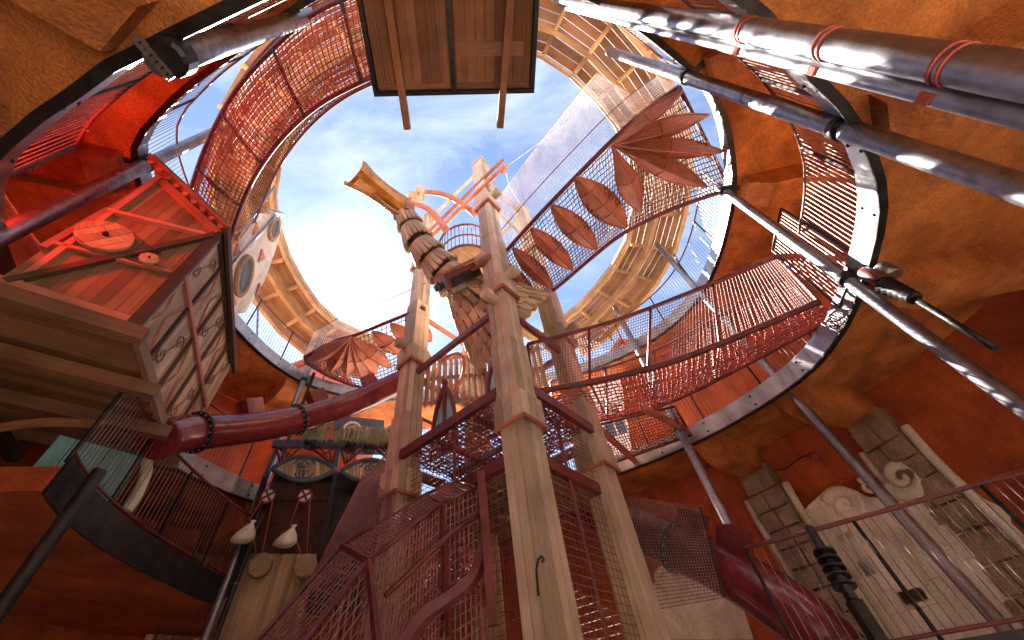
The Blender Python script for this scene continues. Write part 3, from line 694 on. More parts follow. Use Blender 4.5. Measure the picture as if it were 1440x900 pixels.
net(MB(), patch(Zp(PA, ZF+.1), Zp(PB, ZF+.1), Zp(PDD, ZF+.1), Zp(PC, ZF+.1)), 26, 20, .013, 4, .018).build('floor_net', MT['redrope'], tw)
net(MB(), patch(Zp(PA, ZF+.05), Zp(PB, ZF+.05), Zp(PDD, ZF+.05), Zp(PC, ZF+.05)), 32, 26, .010, 4, .03).build('floor_net', MT['darkrope'], tw)
for a, b in ((PA, PB), (PA, PC), (PC, PDD), (PB, PDD)):
    d = (b-a).length
    net(MB(), patch(Zp(a, 4.25), Zp(b, 4.25), Zp(b, ZF), Zp(a, ZF)), int(d/.085), 10, .0055, 3).build('cage_mesh', MT['meshwire'], tw)
    net(MB(), patch(Zp(a, 0), Zp(b, 0), Zp(b, 4.1), Zp(a, 4.1)), int(d/.11), 42, .006, 3).build('cage_mesh', MT['meshwire'], tw)
    if a is not PA: net(MB(), patch(Zp(a, ZF+.1), Zp(b, ZF+.1), Zp(b, ZF+1.1), Zp(a, ZF+1.1)), int(d/.09), 11, .004, 3).build('guard_net', MT['redrope'], tw)
    if a is not PA: tb('hand_rail', Zp(a, ZF+1.1), Zp(b, ZF+1.1), .05, .05)
    m_ = a.lerp(b, .5); tb('upright', Zp(m_, 0), Zp(m_, ZF), .05, .05)
# top timber rails, running past the near post
for z, e0, e1, w_, h_, mat, sh in ((14.45, .1, .1, .08, .12, 'post', 0), (12.95, 1.0, .3, .07, .13, 'leaf', -.2), (12.35, 1.0, .3, .07, .13, 'leaf', -.24), (13.6, .3, .3, .06, .1, 'post', .25)):
    tb('top_rail', Zp(PA-t1*e0-t2*-sh, z), Zp(PB+t1*e1-t2*-sh, z), w_, h_, mat)
tb('top_rail', Zp(PA, 13.9), Zp(PC, 13.9), .07, .1, 'post'); tb('top_rail', Zp(PA, 12.0), Zp(PC, 12.0), .07, .12, 'post'); tb('top_rail', Zp(PC, 14.0), Zp(PDD, 13.4), .07, .1, 'post')
for z in (11.75, 7.55, 9.3): tb('top_rail', Zp(PB, z), Zp(PDD, z), .08, .12, 'leaf')
# bollard-like timber pins at the collars
for P0, z, dr in ((PA, 7.95, -t1), (PA, 11.8, -t1), (PC, 7.75, -t1), (PB, 7.95, -t2), (PA, 7.2, -t2)):
    c = Zp(P0, z)+dr*.2
    MB().lathe(c, dr, [(0, .10), (.16, .10), (.17, .13), (.3, .13), (.32, .11)], 10, sm=False).build('timber_pin', MT['post'], tw)
# plank wall with hoops at the back of the platform
for k in range(22):
    a = PB.lerp(PDD, .1).lerp(PDD.lerp(PC, .8), (k+.5)/22); board('wall_board', Zp(a, 6.45), Zp(a, 7.9), .115, .03, MT['shingle'], tw, up=t2)
for z_ in (6.55, 7.2, 7.8):
    p_, q_ = PB.lerp(PDD, .1), PDD.lerp(PC, .8); board('wall_rail', Zp(p_+t2*.03, z_), Zp(q_+t2*.03, z_), .05, .08, MT['leaf'], tw)
for k in (.25, .6):
    c = Zp(PB.lerp(PDD, .1).lerp(PDD.lerp(PC, .8), k)-t2*.1, 7.15)
    MB().tube([c+t1*math.cos(a*.2618)*.55+U*math.sin(a*.2618)*.6 for a in range(24)], .04, 6, closed=True).build('hoop', MT['leaf'], tw)
# arched blue windows on the platform
def arch_window(a0, wd, ht, label):
    root = thing('arched_window', label, 'window', a0, 'blue pointed windows')
    def out(s, o=0):
        pts = []
        for i in range(13):
            t = i/12; pts.append((-(wd/2*s)*(1-t**3.2), ht*s*t))
        return pts+[(-x, y) for x, y in pts[-2::-1]]
    f = lambda x, y, o=0: a0+t1*x+U*y-t2*o
    prof = out(1)
    MB().prism([f(x, y, 0) for x, y in out(.93)], -t2*-.03).build('pane', MT['blue'], root)
    m = MB(); rg = []
    inn = out(.88)
    for (x, y), (u, v) in zip(prof, inn): rg.append([f(x, y, .07), f(u, v, .07), f(u, v, .005), f(x, y, .005)])
    m.solid(rg, False); m.build('frame', MT['rust'], root)
    MB().prism([f(-.03, 0, .06), f(.03, 0, .06), f(.02, ht*.5, .06), f(.05, ht*.86, .06), f(-.05, ht*.86, .06), f(-.03, ht*.5, .06)], t2*.05).build('mullion', MT['rust'], root)
    MB().lathe(f(0, ht*1.02, .03), U, [(-.04, .07), (.05, .06), (.09, .02)], 10).build('knob', MT['rust'], root)
wpl = PA-t2*-.45
for px, py, bx, lab, wd in ((627, 540, 629, 'pointed blue window between the two front posts of the tower', .72), (699, 492, 700, 'pointed blue window half hidden by the near tower post', .72)):
    ap = PP(px, py, wpl, t2); arch_window(V((ap.x, ap.y, ZF+.06)), wd, ap.z-ZF-.06, lab)
# crow's nest
cn = P(655, 350, 10.4); cn = V((-.62, 6.35, 10.6))
nest = thing('crows_nest', 'round red barred lookout basket near the tower top', 'railing', cn)
for z, r_ in ((0, .85), (.55, .85), (1.1, .88)): MB().tube([cn+V((math.cos(a*.2618)*.0+math.cos(a*.2618)*r_, math.sin(a*.2618)*r_, z)) for a in range(24)], .035 if z != .55 else .03, 6, closed=True).build('hoop', MT['rust'], nest)
m = MB()
for a in range(44): m.tube([cn+V((math.cos(a*.1428)*.85, math.sin(a*.1428)*.85, 0)), cn+V((math.cos(a*.1428)*.87, math.sin(a*.1428)*.87, 1.1))], .014, 5)
m.build('bars', MT['rust'], nest)
MB().lathe(cn, U, [(-.05, .82), (0, .82)], 20).build('floor', MT['board'], nest)
# curved horns with discs
for pts, dc, lab in (([(668, 301), (648, 285), (622, 273), (594, 270)], [(590, 272, .24), (579, 279, .2)], 'curved red horn arm ending in two pale discs above the beak'), ([(628, 324), (613, 304), (597, 291), (578, 286)], [(700, 0, 0)], 'curved red horn arm reaching from the top rails to the beak')):
    H = [PR(x, y, r_) for (x, y), r_ in zip(pts, (5.5, 5.3, 5.1, 4.95))]
    root = thing('horn_arm', lab, 'arm', H[0], 'curved horn arms'); sp_ = spline(H, 6)
    MB().tube(sp_, [.11-.045*i/(len(sp_)-1) for i in range(len(sp_))], 8).build('arm', MT['leaf'], root)
    if dc[0][2]:
        for x, y, r_ in dc:
            c = PR(x, y, 4.9); ax = (H[3]-H[2]).normalized()
            MB().lathe(c, ax, [(-.03, r_), (.03, r_), (.035, r_*.8)], 24).build('disc', MT['shingle'], root)
            MB().lathe(c, ax, [(-.06, r_*.2), (.06, r_*.2)], 10).build('hub', MT['leaf'], root)
    else:
        MB().lathe(H[3], (H[3]-H[2]), [(-.1, .07), (.02, .08), (.05, .05)], 10).build('tip', MT['leaf'], root)
# pulley arm past the near post
pa = [PR(688, 268, 4.75), PR(690, 255, 4.7), PR(697, 245, 4.65), PR(708, 238, 4.6)]
root = thing('hoist_boom', 'bent wooden hoist boom with disc beside the tall tower post top', 'arm', pa[0])
MB().tube(spline(pa, 6), .04, 8).build('arm', MT['post'], root)
MB().lathe(PR(709, 237, 4.6), t2, [(-.05, .17), (.05, .17)], 20).build('pulley_wheel', MT['shingle'], root)
rope1 = tag(MB().tube([PR(709, 237, 4.6), PR(790, 178, 4.9), PRoof(842, 132)], .008, 5).build('rope', MT['whitenet']), 'thin pale rope from hoist boom to the canopy edge', 'rope', 'ropes at the tower top')
rope2 = tag(MB().tube([PR(711, 240, 4.6), PR(716, 262, 4.7), PR(740, 300, 5)], .006, 5).build('rope', MT['whitenet']), 'thin pale rope hanging from hoist boom to leaf bridge', 'rope', 'ropes at the tower top')
# ------------------------------------------------------------------ wooden bird
ax_ = [PR(570, 303, 5.0), PR(579, 322, 5.12), PR(592, 345, 5.25), PR(609, 365, 5.4), PR(627, 383, 5.55), PR(646, 402, 5.75)]
bird = thing('wooden_bird', 'giant wooden bird of shingles with an orange metal beak on the tower', 'sculpture', ax_[-1])
def shingle_mesh(l, wd, th, mat):
    m = MB(); m.prism([V((0, -wd*.42, 0)), V((l*.8, -wd*.5, 0)), V((l, -wd*.28, 0)), V((l, wd*.28, 0)), V((l*.8, wd*.5, 0)), V((0, wd*.42, 0))], V((0, 0, th)), .5); return m.mesh('shingle', mat)
nk = shingle_mesh(1, 1, 1, MT['shingle']); ns_ = MB().box((.5, 0, .5), ((1, 0, 0), (0, 1, 0), (0, 0, 1)), (1, 1, 1), .5).mesh('slat', MT['shingle'])
for i in range(5):
    a, b = ax_[i], ax_[i+1]; x = (b-a).normalized(); u = x.orthogonal().normalized(); v = x.cross(u); l = (b-a).length
    r0 = (.28, .33, .37, .40, .43)[i]; n = 20
    for k in range(n):
        an = 2*math.pi*k/n+i*.2; rd = u*math.cos(an)+v*math.sin(an); ta = x.cross(rd)
        p = a+rd*r0*.72-x*.04; q = b+rd*(r0*1.12)-x*l*.14; xx = (q-p); ln = xx.length*(.92+random.random()*.12); xx.normalize()
        zz = xx.cross(ta).normalized(); zz = zz if zz.dot(rd) > 0 else -zz; yy = zz.cross(xx)
        inst(ns_, 'neck_slat', bird, mat4(p, xx, yy, zz) @ Matrix.Diagonal((ln, 2*math.pi*r0/n*.92, .05, 1)))
    MB().tube([a, b], r0*.72, 10).build('neck_core', MT['darkw'], bird)
ba, bb = PR(646, 402, 5.75), PR(722, 470, 6.6); x = (bb-ba).normalized(); u = x.orthogonal().normalized(); v = x.cross(u); lb_ = (bb-ba).length
rad = lambda t: .40+.85*t**.9
ROWS = 7
for i in range(ROWS):
    t0, t1_ = i/ROWS, min(1.02, (i+1.9)/ROWS); n = int(2*math.pi*rad((t0+t1_)/2)/.2)
    for k in range(n):
        an = 2*math.pi*(k+.5*(i % 2))/n; rd = u*math.cos(an)+v*math.sin(an); ta = x.cross(rd)
        p = ba+x*lb_*t0+rd*rad(t0); q = ba+x*lb_*t1_+rd*(rad(t1_)+.05+random.uniform(-.012, .02)); xx = (q-p); ln = xx.length; xx.normalize()
        zz = xx.cross(ta).normalized(); zz = zz if zz.dot(rd) > 0 else -zz; yy = zz.cross(xx)
        inst(nk, 'body_shingle', bird, mat4(p, xx, yy, zz) @ Matrix.Diagonal((ln, .15, .04, 1)))
for k in range(40):
    an = 2*math.pi*k/40; rd = u*math.cos(an)+v*math.sin(an); 
    board('lining_board', ba+x*.1+rd*(rad(0)-.08), ba+x*lb_*.99+rd*(rad(.99)-.06), .17, .02, MT['board'], bird, up=rd)
# underside planks of the body
for k in range(-6, 7):
    hw = math.sqrt(max(0, 1.15**2-(k*.19)**2)); c = ba+x*lb_*.93+u*k*.19
    if hw > .15: board('belly_plank', c-v*hw, c+v*hw, .18, .03, MT['board'], bird, up=x)
# tail feathers
tl = PR(770, 486, 7.3)
for k in range(9):
    s = (k-4)/4; p = ba.lerp(bb, .55)+V((.5, .3, 0)); q = tl+V((s*.5, abs(s)*-.1, -s*.35))
    board('tail_feather', p+V((s*.2, 0, -s*.15)), q, .16, .03, MT['shingle'], bird)
# beak: open trough of orange metal
bk = [PR(572, 300, 5.0), PR(553, 286, 4.82), PR(525, 266, 4.6), PR(497, 246, 4.38)]
bx_ = (bk[-1]-bk[0]).normalized(); sd = bx_.cross(U).normalized(); upv = sd.cross(bx_)
m = MB(); rg = []
for c, w_, h_ in zip(spline(bk, 5), [.2, .25, .27, .28, .28, .27, .27, .27, .27, .28, .29, .30, .32, .35, .37, .37], [.2, .23, .23, .22, .21, .20, .19, .18, .17, .17, .17, .17, .18, .19, .2, .16]):
    o = [(-1, 1), (-1, .1), (-.75, -.6), (-.3, -.95), (.3, -.95), (.75, -.6), (1, .1), (1, 1)]; inn = [(a*.9, b*.86+.06) for a, b in o[::-1]]
    rg.append([c+sd*a*w_+upv*b*h_ for a, b in o+inn])
m.solid(rg, False); m.build('beak', MT['copper'], bird)
MB().tube([bk[0]-upv*.25, bk[1]-upv*.33, bk[2]-upv*.26], [.05, .045, .03], 6).build('lower_beak', MT['board'], bird)
MB().box(PR(568, 298, 4.95), (bx_, sd, upv), (.3, .5, .4)).build('beak_socket', MT['leaf'], bird)
# gearbox, crank and club on the bird's shoulder
gb = thing('winch', 'dark red gear box with wooden club handle on the bird shoulder', 'winch', PR(648, 390, 5.2))
c = PR(648, 388, 5.2); xa = (PR(680, 372, 5.1)-PR(620, 400, 5.2)).normalized(); ya = (ray(648, 388).normalized()).cross(xa).normalized(); za = xa.cross(ya)
MB().box(c, (xa, ya, za), (.85, .34, .4)).build('housing', MT['rust'], gb); MB().box(c+ya*.05-za*.2, (xa, ya, za), (.7, .2, .05)).build('cover', MT['dark'], gb); MB().box(c-ya*.22, (xa, ya, za), (.95, .06, .46)).build('flange', MT['leaf'], gb); MB().box(c+ya*.22+xa*-.15, (xa, ya, za), (.3, .12, .3)).build('motor', MT['steel'], gb)
p0 = PR(663, 381, 5.0); p1 = PR(692, 362, 4.8); dd = (p1-p0); ll = dd.length
MB().lathe(p0, dd, [(0, .03), (ll*.4, .05), (ll*.5, .12), (ll*.95, .14), (ll, .1)], 12).build('handle', MT['brown'], gb)
MB().lathe(PR(668, 372, 5.0), dd, [(0, .1), (.12, .16), (.3, .16), (.34, .1)], 14).build('drum', MT['post'], gb)
for k in range(3): MB().lathe(c-xa*(.5+.08*k)+ya*.02, xa, [(-.02, .08+.03*(k % 2)), (.02, .08+.03*(k % 2))], 12).build('gear', MT['dark'], gb)
# ------------------------------------------------------------------ pilasters and cream lower wall
def pilaster(c, label):
    a = away(c); t = wall_hit(V((c.x, c.y, 0)), a); s = V((-a.y, a.x, 0)); b0 = V((c.x, c.y, 0))+a*(t-.02)
    root = thing('stone_pilaster', label, 'pilaster', b0, 'stone pilasters on the wall')
    MB().bar(b0-a*.1, b0-a*.1+U*(Z1-.4), .66, .2, up=a).build('core', MT['stone'], root)
    z = 0.02; k = 0
    while z < Z1-.75:
        h = random.uniform(.3, .42)
        cuts = [-.34, random.uniform(-.1, .12), .34]
        for u0, u1 in zip(cuts, cuts[1:]):
            pr = .05+random.uniform(0, .05)
            inst(stone_me, 'stone_block', root, mat4(b0-a*(.2+pr/2)+s*((u0+u1)/2)+U*(z+h/2), s, a, U*-1) @ Matrix.Diagonal((u1-u0-.02, pr+.02, h-.022, 1)))
        z += h; k += 1
    for sg in (-1, 1):
        pts = [b0-a*.16+s*sg*(.43+.03*math.sin(i*1.3+sg))+U*(i*.42) for i in range(12)]
        MB().tube(spline(pts, 3), .075, 7).build('edge_trim', MT['cream'], root)
sm = MB().box((0, 0, 0), ((1, 0, 0), (0, 1, 0), (0, 0, 1)), (1, 1, 1), .5)
bmv = [V(p) for p in sm.v]
stone_me = MB()
rg = [[V((x*k, y, z*k)) for x, z in ((-.5, -.5), (.5, -.5), (.5, .5), (-.5, .5))] for y, k in ((.5, 1), (-.3, 1), (-.5, .93))]
stone_me.solid(rg, False); stone_me = stone_me.mesh('stone_block', MT['stone'])
pil = [(near_ring(path1, cC[0]), 'stone block pilaster next to the sunlit white wave relief'), (near_ring(path1, cD[0]), 'stone block pilaster behind the red tube slide on its railing side'), (near_ring(path1, cE[0]), 'stone block pilaster under the dark shiny column beam'), (near_ring(path1, cF[0]), 'stone block pilaster under the thick shiny column beam'), (near_ring(path1, cI[0]), 'stone block pilaster in the dark behind the slim grey column'), (near_ring(path1, cG[0]), 'stone block pilaster under the slotted bracket column')]
for c, lab in pil: pilaster(c, lab)
def wz(i): return (3.5 if wl[i].y < 3 else 2.3)+.25*math.sin(i*.9)+.2*math.sin(i*2.3+1)  # extra height on the unseen near side, added to bounce sun into the shaft
m = MB(); m.solid([[p-away(p)*.05, p+away(p)*.02, p+away(p)*.02+U*wz(i), p-away(p)*.05+U*wz(i)] for i, p in enumerate(wl)], True)
dado = m.build('wall_dado', MT['cream']); tag(dado, 'cream plaster dado with wavy top round the red wall, raised on the unseen near side to bounce sunlight', 'wall', kind='structure')
# white wave relief in the bay between two pilasters
pw0, pw1 = V((5.75, 8.35, Z1)), V((7.15, 6.62, Z1)); nb_ = V(((pw1-pw0).y, -(pw1-pw0).x, 0)).normalized(); nb_ = nb_ if nb_.dot(CAM-pw0) > 0 else -nb_
pb0 = pw0+nb_*.1
wv = thing('wave_relief', 'white plaster wave relief with two curls on the red wall', 'relief', V((pb0.x, pb0.y, 0)))
def B(px, py, o=0): return PP(px, py, pb0, nb_)+nb_*o
outl = [(1075, 900), (1092, 790), (1104, 752), (1122, 734), (1140, 712), (1160, 694), (1180, 687), (1200, 688), (1222, 700), (1248, 702), (1276, 697), (1298, 686), (1306, 668), (1305, 650), (1318, 652), (1338, 672), (1371, 694), (1420, 720), (1450, 900)]
MB().prism([B(*p) for p in outl], nb_*.09).build('plaster', MT['cream'], wv)
def curl(cx, cy, R, a0, tr, fl, w_):
    c = B(cx, cy, .08); ex = (B(cx+20, cy, .08)-c); e1 = V((-nb_.y, nb_.x, 0)); e1 = e1 if e1.dot(ex) > 0 else -e1
    k = (B(cx, cy-30)-B(cx, cy)).length/30
    m = MB(); pts = []; rs = []
    for i in range(40):
        t = i/39; a = a0+fl*tr*6.283*t; r = R*k*(1-.85*t); pts.append(c+e1*math.cos(a)*r+U*math.sin(a)*r); rs.append(w_*(1-.6*t))
    m.tube(pts, rs, 8); m.build('curl', MT['cream'], wv)
    m = MB(); m.tube([p+nb_*.02 for p in pts[6:]], [.016*(1-.4*i/34) for i in range(34)], 5); 
curl(1192, 712, 22, 2.6, 1.5, -1, .11); curl(1270, 672, 25, 3.3, 1.5, 1, .12); curl(1222, 686, 9, 2, 1.2, -1, .07)
for k in range(26):    # stone joints shown on the white plaster: raised blocks
    x = 1110+random.random()*240; y = 748+random.random()*100
    q = B(x, y, .09); e1 = V((-nb_.y, nb_.x, 0))
    inst(stone_cr if k else (stone_cr := MB().solid(rg, False).mesh('plaster_block', MT['cream'])), 'plaster_block', wv, mat4(q, e1, nb_*-1, U) @ Matrix.Diagonal((random.uniform(.3, .55), .035, random.uniform(.16, .26), 1)))
# low wave relief behind the right slide
pl0 = P(905, 690, Z1); nl = (CAM-pl0); nl.z = 0; nl.normalize(); pl0 = pl0+nl*.1
wv2 = thing('wave_relief', 'small white plaster wave relief behind the red slide netting', 'relief', V((pl0.x, pl0.y, 0)))
def B2(px, py): return PP(px, py, pl0, nl)
MB().prism([B2(*p) for p in [(885, 900), (900, 790), (915, 826), (932, 812), (955, 800), (975, 815), (1000, 822), (1030, 815), (1060, 900)]], nl*.07).build('plaster', MT['cream'], wv2)
for cx, cy in ((938, 818), (980, 824)):
    c = B2(cx, cy)+nl*.08; e1 = V((-nl.y, nl.x, 0)); pts = [c+e1*math.cos(i*.3)*.24*(1-i/40)+U*math.sin(i*.3)*.24*(1-i/40) for i in range(34)]
    MB().tube(pts, [.075*(1-.6*i/33) for i in range(34)], 7).build('curl', MT['cream'], wv2)
# ------------------------------------------------------------------ railing and mezzanines
def mezz(name, label, edge, rails, z, slab_d, mat='dark', steps=.085, h=1.05):
    root = thing(name, label, 'walkway', edge[0]); root['kind'] = 'structure'
    pts = resample(spline(edge, 8), .3); rgx = []
    for p in pts:
        a = away(p); rgx.append([p, p+a*slab_d, p+a*slab_d+U*.25, p+U*.25])
    MB().solid(rgx, False).build('slab', MT['wall'], root)
    MB().solid([[p-away(p)*.04-U*.03, p-away(p)*.003-U*.03, p-away(p)*.003+U*.36, p-away(p)*.04+U*.36] for p in pts], False).build('fascia', MT[mat], root)
    rl = thing('railing', rails, 'railing', edge[0], 'railings round the galleries'); fine = resample(pts, steps); m = MB()
    for p in fine: m.tube([p+U*.42, p+U*(h+.36)], .0055, 4, caps=False)
    m.build('bars', MT['wire'], rl, 'stuff')
    MB().tube([p+U*(h+.36) for p in pts], .025, 8).build('top_rail', MT['rust'], rl); MB().tube([p+U*.42 for p in pts], .018, 8).build('bottom_rail', MT['rust'], rl)
    for p in fine[::14]: MB().bar(p+U*.3, p+U*(h+.36), .03, .03).build('post', MT['dark'], rl)
ZM = 3.6
mezz('mezzanine', 'low red plastered walkway below the timber cabin', [P(60, 690, ZM), P(94, 732, ZM), P(170, 785, ZM), P(272, 836, ZM), P(345, 862, ZM)], 'dark curved railing of the low walkway below the timber cabin', ZM, 3.0)
tr = [PR(1020, 778, 6.6), PR(1120, 752, 6.6), PR(1200, 730, 6.5), PR(1290, 705, 6.3), PR(1371, 682, 6.1), PR(1450, 660, 5.8)]
zt = sum(p.z for p in tr)/len(tr)-1.41
mezz('stair_landing', 'landing in front of the white wave relief', [P(px, py, zt+1.41) - U*1.41 for px, py in ((1048, 771), (1120, 752), (1200, 730), (1290, 705), (1371, 682), (1450, 660))], 'barred railing in front of the white wave relief', zt, 1.2)
# ------------------------------------------------------------------ slides
def slide(label, pth, R, flg, blk, joints=.45):
    pts = [PR(*p) for p in pth]; sp_ = resample(spline(pts, 8), .12); root = thing('tube_slide', label, 'slide', sp_[0], 'red tube slides')
    rs = [R*(1+.035*(1 if (i*.12 % joints) < .06 else 0)+.012*((i*.12 % joints)/joints)) for i in range(len(sp_))]
    MB().tube(sp_, rs, 28).build('tube', MT['tube'], root)
    for f in flg:
        i = int(f*(len(sp_)-2)); d = (sp_[i+1]-sp_[i]).normalized(); fl = MB().lathe(sp_[i], d, [(-.025, R+.055), (.025, R+.055)], 28).build('flange', MT['dark'], root)
        u = d.orthogonal().normalized(); v = d.cross(u); m = MB()
        for k in range(18): m.lathe(sp_[i]+(u*math.cos(k*.349)+v*math.sin(k*.349))*(R+.03)-d*.05, d, [(0, .016), (.1, .016)], 6)
        m.build('bolts', MT['steel'], fl, 'stuff')
    for f in blk:
        i = int(f*(len(sp_)-2)); d = (sp_[i+1]-sp_[i]).normalized(); s = d.cross(U).normalized(); n_ = s.cross(d)
        MB().box(sp_[i]+n_*(R+.08), (d, s, n_), (.34, .3, .34)).build('saddle_block', MT['tube'], root)
slide('long red tube slide running from the timber cabin to the tower', [(222, 618, 6.9), (262, 609, 7.2), (330, 604, 7.6), (400, 594, 8.0), (450, 581, 8.2), (500, 565, 8.3), (545, 545, 8.2), (585, 526, 8.0)], .28, (.13, .5), (.33, .6, .84))
slide('red tube slide dropping behind the tower toward the barred landing', [(815, 705, 8.3), (860, 728, 8.1), (900, 745, 7.9), (950, 768, 7.6), (1005, 793, 7.3), (1060, 824, 7.0), (1130, 872, 6.8), (1190, 930, 6.7)], .33, (.5,), (.56, .72))
m = MB(); fp = [PR(877, 697, 7.5), PR(985, 713, 7.1), PR(1018, 840, 6.5), PR(905, 860, 7.0)]
nf = thing('net_fence', 'fine mesh fence hung in front of the red slide below the lower gallery', 'net', fp[3])
net(m, patch(*fp), 30, 34, .0055, 3).build('mesh', MT['wire'], nf); MB().tube([fp[0], fp[0].lerp(fp[1], .5)-U*.03, fp[1]], .012, 6).build('border_rope', MT['redrope'], nf); MB().tube([fp[1], fp[2]], .014, 6).build('border_rope', MT['dark'], nf)
# ------------------------------------------------------------------ shutter front with pulleys and sacks
f0, f1 = PR(390, 640, 9.2), PR(560, 640, 8.75); fn = V(((f1-f0).y, -(f1-f0).x, 0)).normalized(); fn = fn if fn.dot(CAM-f0) > 0 else -fn; fe = (f1-f0); fe.z = 0; fe.normalize()
def Q(px, py, o=0): return PP(px, py, f0, fn)+fn*o
sf = thing('shutter_front', 'dark arched shop front with pale eye shaped panels and wire screen', 'facade', V((f0.x, f0.y, 0)))
MB().prism([Q(386, 655, -.3), Q(562, 655, -.3), Q(545, 860, -.3), Q(310, 860, -.3)], -fn*.05).build('backing', MT['dark'], sf)
def bar(p, q, w_, h_, mat, nm='frame_bar', par=None): return MB().bar(p, q, w_, h_, up=fn).build(nm, MT[mat], par or sf)
bar(Q(384, 626, .05), Q(566, 626, .05), .16, .1, 'navy', 'cornice'); bar(Q(391, 632, .02), Q(372, 672, .02), .08, .08, 'navy'); bar(Q(476, 630, .03), Q(470, 668, .03), .1, .1, 'navy'); bar(Q(473, 665, .02), Q(440, 840, .02), .09, .1, 'dark'); bar(Q(374, 668, .0), Q(322, 840, .0), .08, .1, 'dark')
def eye(x0, x1, y, up, dn):
    n = 16; top = [(x0+(x1-x0)*i/n, y-up*math.sin(math.pi*i/n)**.9) for i in range(n+1)]; bot = [(x0+(x1-x0)*i/n, y+dn*math.sin(math.pi*i/n)**.9) for i in range(n+1)]
    e = MB().prism([Q(*p, .04) for p in top]+[Q(*p, .04) for p in bot[-2:0:-1]], fn*.02).build('eye_panel', MT['darkw'], sf)
    for k in range(n):
        a, b = k/n, (k+1)/n
        pl_ = [Q(top[k][0]+.3, top[k][1], .062), Q(top[k+1][0]-.3, top[k+1][1], .062), Q(bot[k+1][0]-.3, bot[k+1][1], .062), Q(bot[k][0]+.3, bot[k][1], .062)]
        m = MB(); b0 = len(m.v); m.prism([pl_[0], pl_[3], pl_[2], pl_[1]], fn*.02); 
        for u in range(len(m.uv)): m.uv[u] = [(x_[0], x_[1]) for x_ in m.uv[u]]
        m.build('plank', MT['shingle'], e)
    for L_ in (top, bot): MB().tube([Q(*p, .08) for p in L_], .05, 6).build('arch_rim', MT['navy'], sf)
    c = ((x0+x1)/2, y); k = (Q(c[0], c[1]-20)-Q(*c)).length/20; m = MB()
    for s in (-1, 1):
        for q_, R_ in ((1, 9), (-1, 7)): scroll(lambda xx, yy: Q(c[0]+s*4, c[1]-q_*6, .09)+fe*(xx*s)*k+U*yy*k*q_, R_, 1.3, .018, m, 1)
    m.build('scroll_ornament', MT['navy'], e)
eye(384, 472, 662, 17, 17); eye(480, 562, 666, 17, 15)
for x0, x1 in ((390, 474), (480, 560)):    # tracery in the spandrels
    m = MB()
    for s, xa in ((1, x0), (-1, x1)):
        xm = (x0+x1)/2; pts = [(xa, 633), (xm-s*6, 632), (xa+s*6, 655)]
        for a, b in zip(pts, pts[1:]+pts[:1]): m.tube([Q(*a, .09), Q(*b, .09)], .03, 5)
        m.tube([Q(xa, 633, .09), Q(xa+s*20, 642, .09)], .022, 5); m.tube([Q(xa+s*10, 632, .09), Q(xa+s*8, 652, .09)], .022, 5); m.tube([Q(xa+s*24, 632, .09), Q(xa+s*12, 646, .09)], .022, 5)
    m.build('tracery', MT['rust'], sf)
net(MB(), patch(Q(376, 678, -.02), Q(466, 680, -.02), Q(447, 776, -.02), Q(345, 776, -.02)), 30, 46, .0055, 3).build('wire_screen', MT['darkrope'], sf)
bar(Q(368, 704, .02), Q(462, 704, .02), .04, .04, 'dark')
for k in range(16):
    a, b = k/16, (k+1)/16; t_ = Q(338+108*(a+b)/2, 779, -.01); b_ = V((t_.x, t_.y, .02)); board('wall_board', t_, b_, (Q(446, 779)-Q(338, 779)).length/16*.96, .04, MT['board'], sf, up=fn)
m = MB(); scroll(lambda xx, yy: Q(356, 792, .03)+fe*xx+U*yy, .16, 1.4, .02, m); m.tube([Q(328, 806, .03), Q(338, 792, .03), Q(350, 785, .03)], .018, 5); m.build('scroll_ornament', MT['navy'], sf)
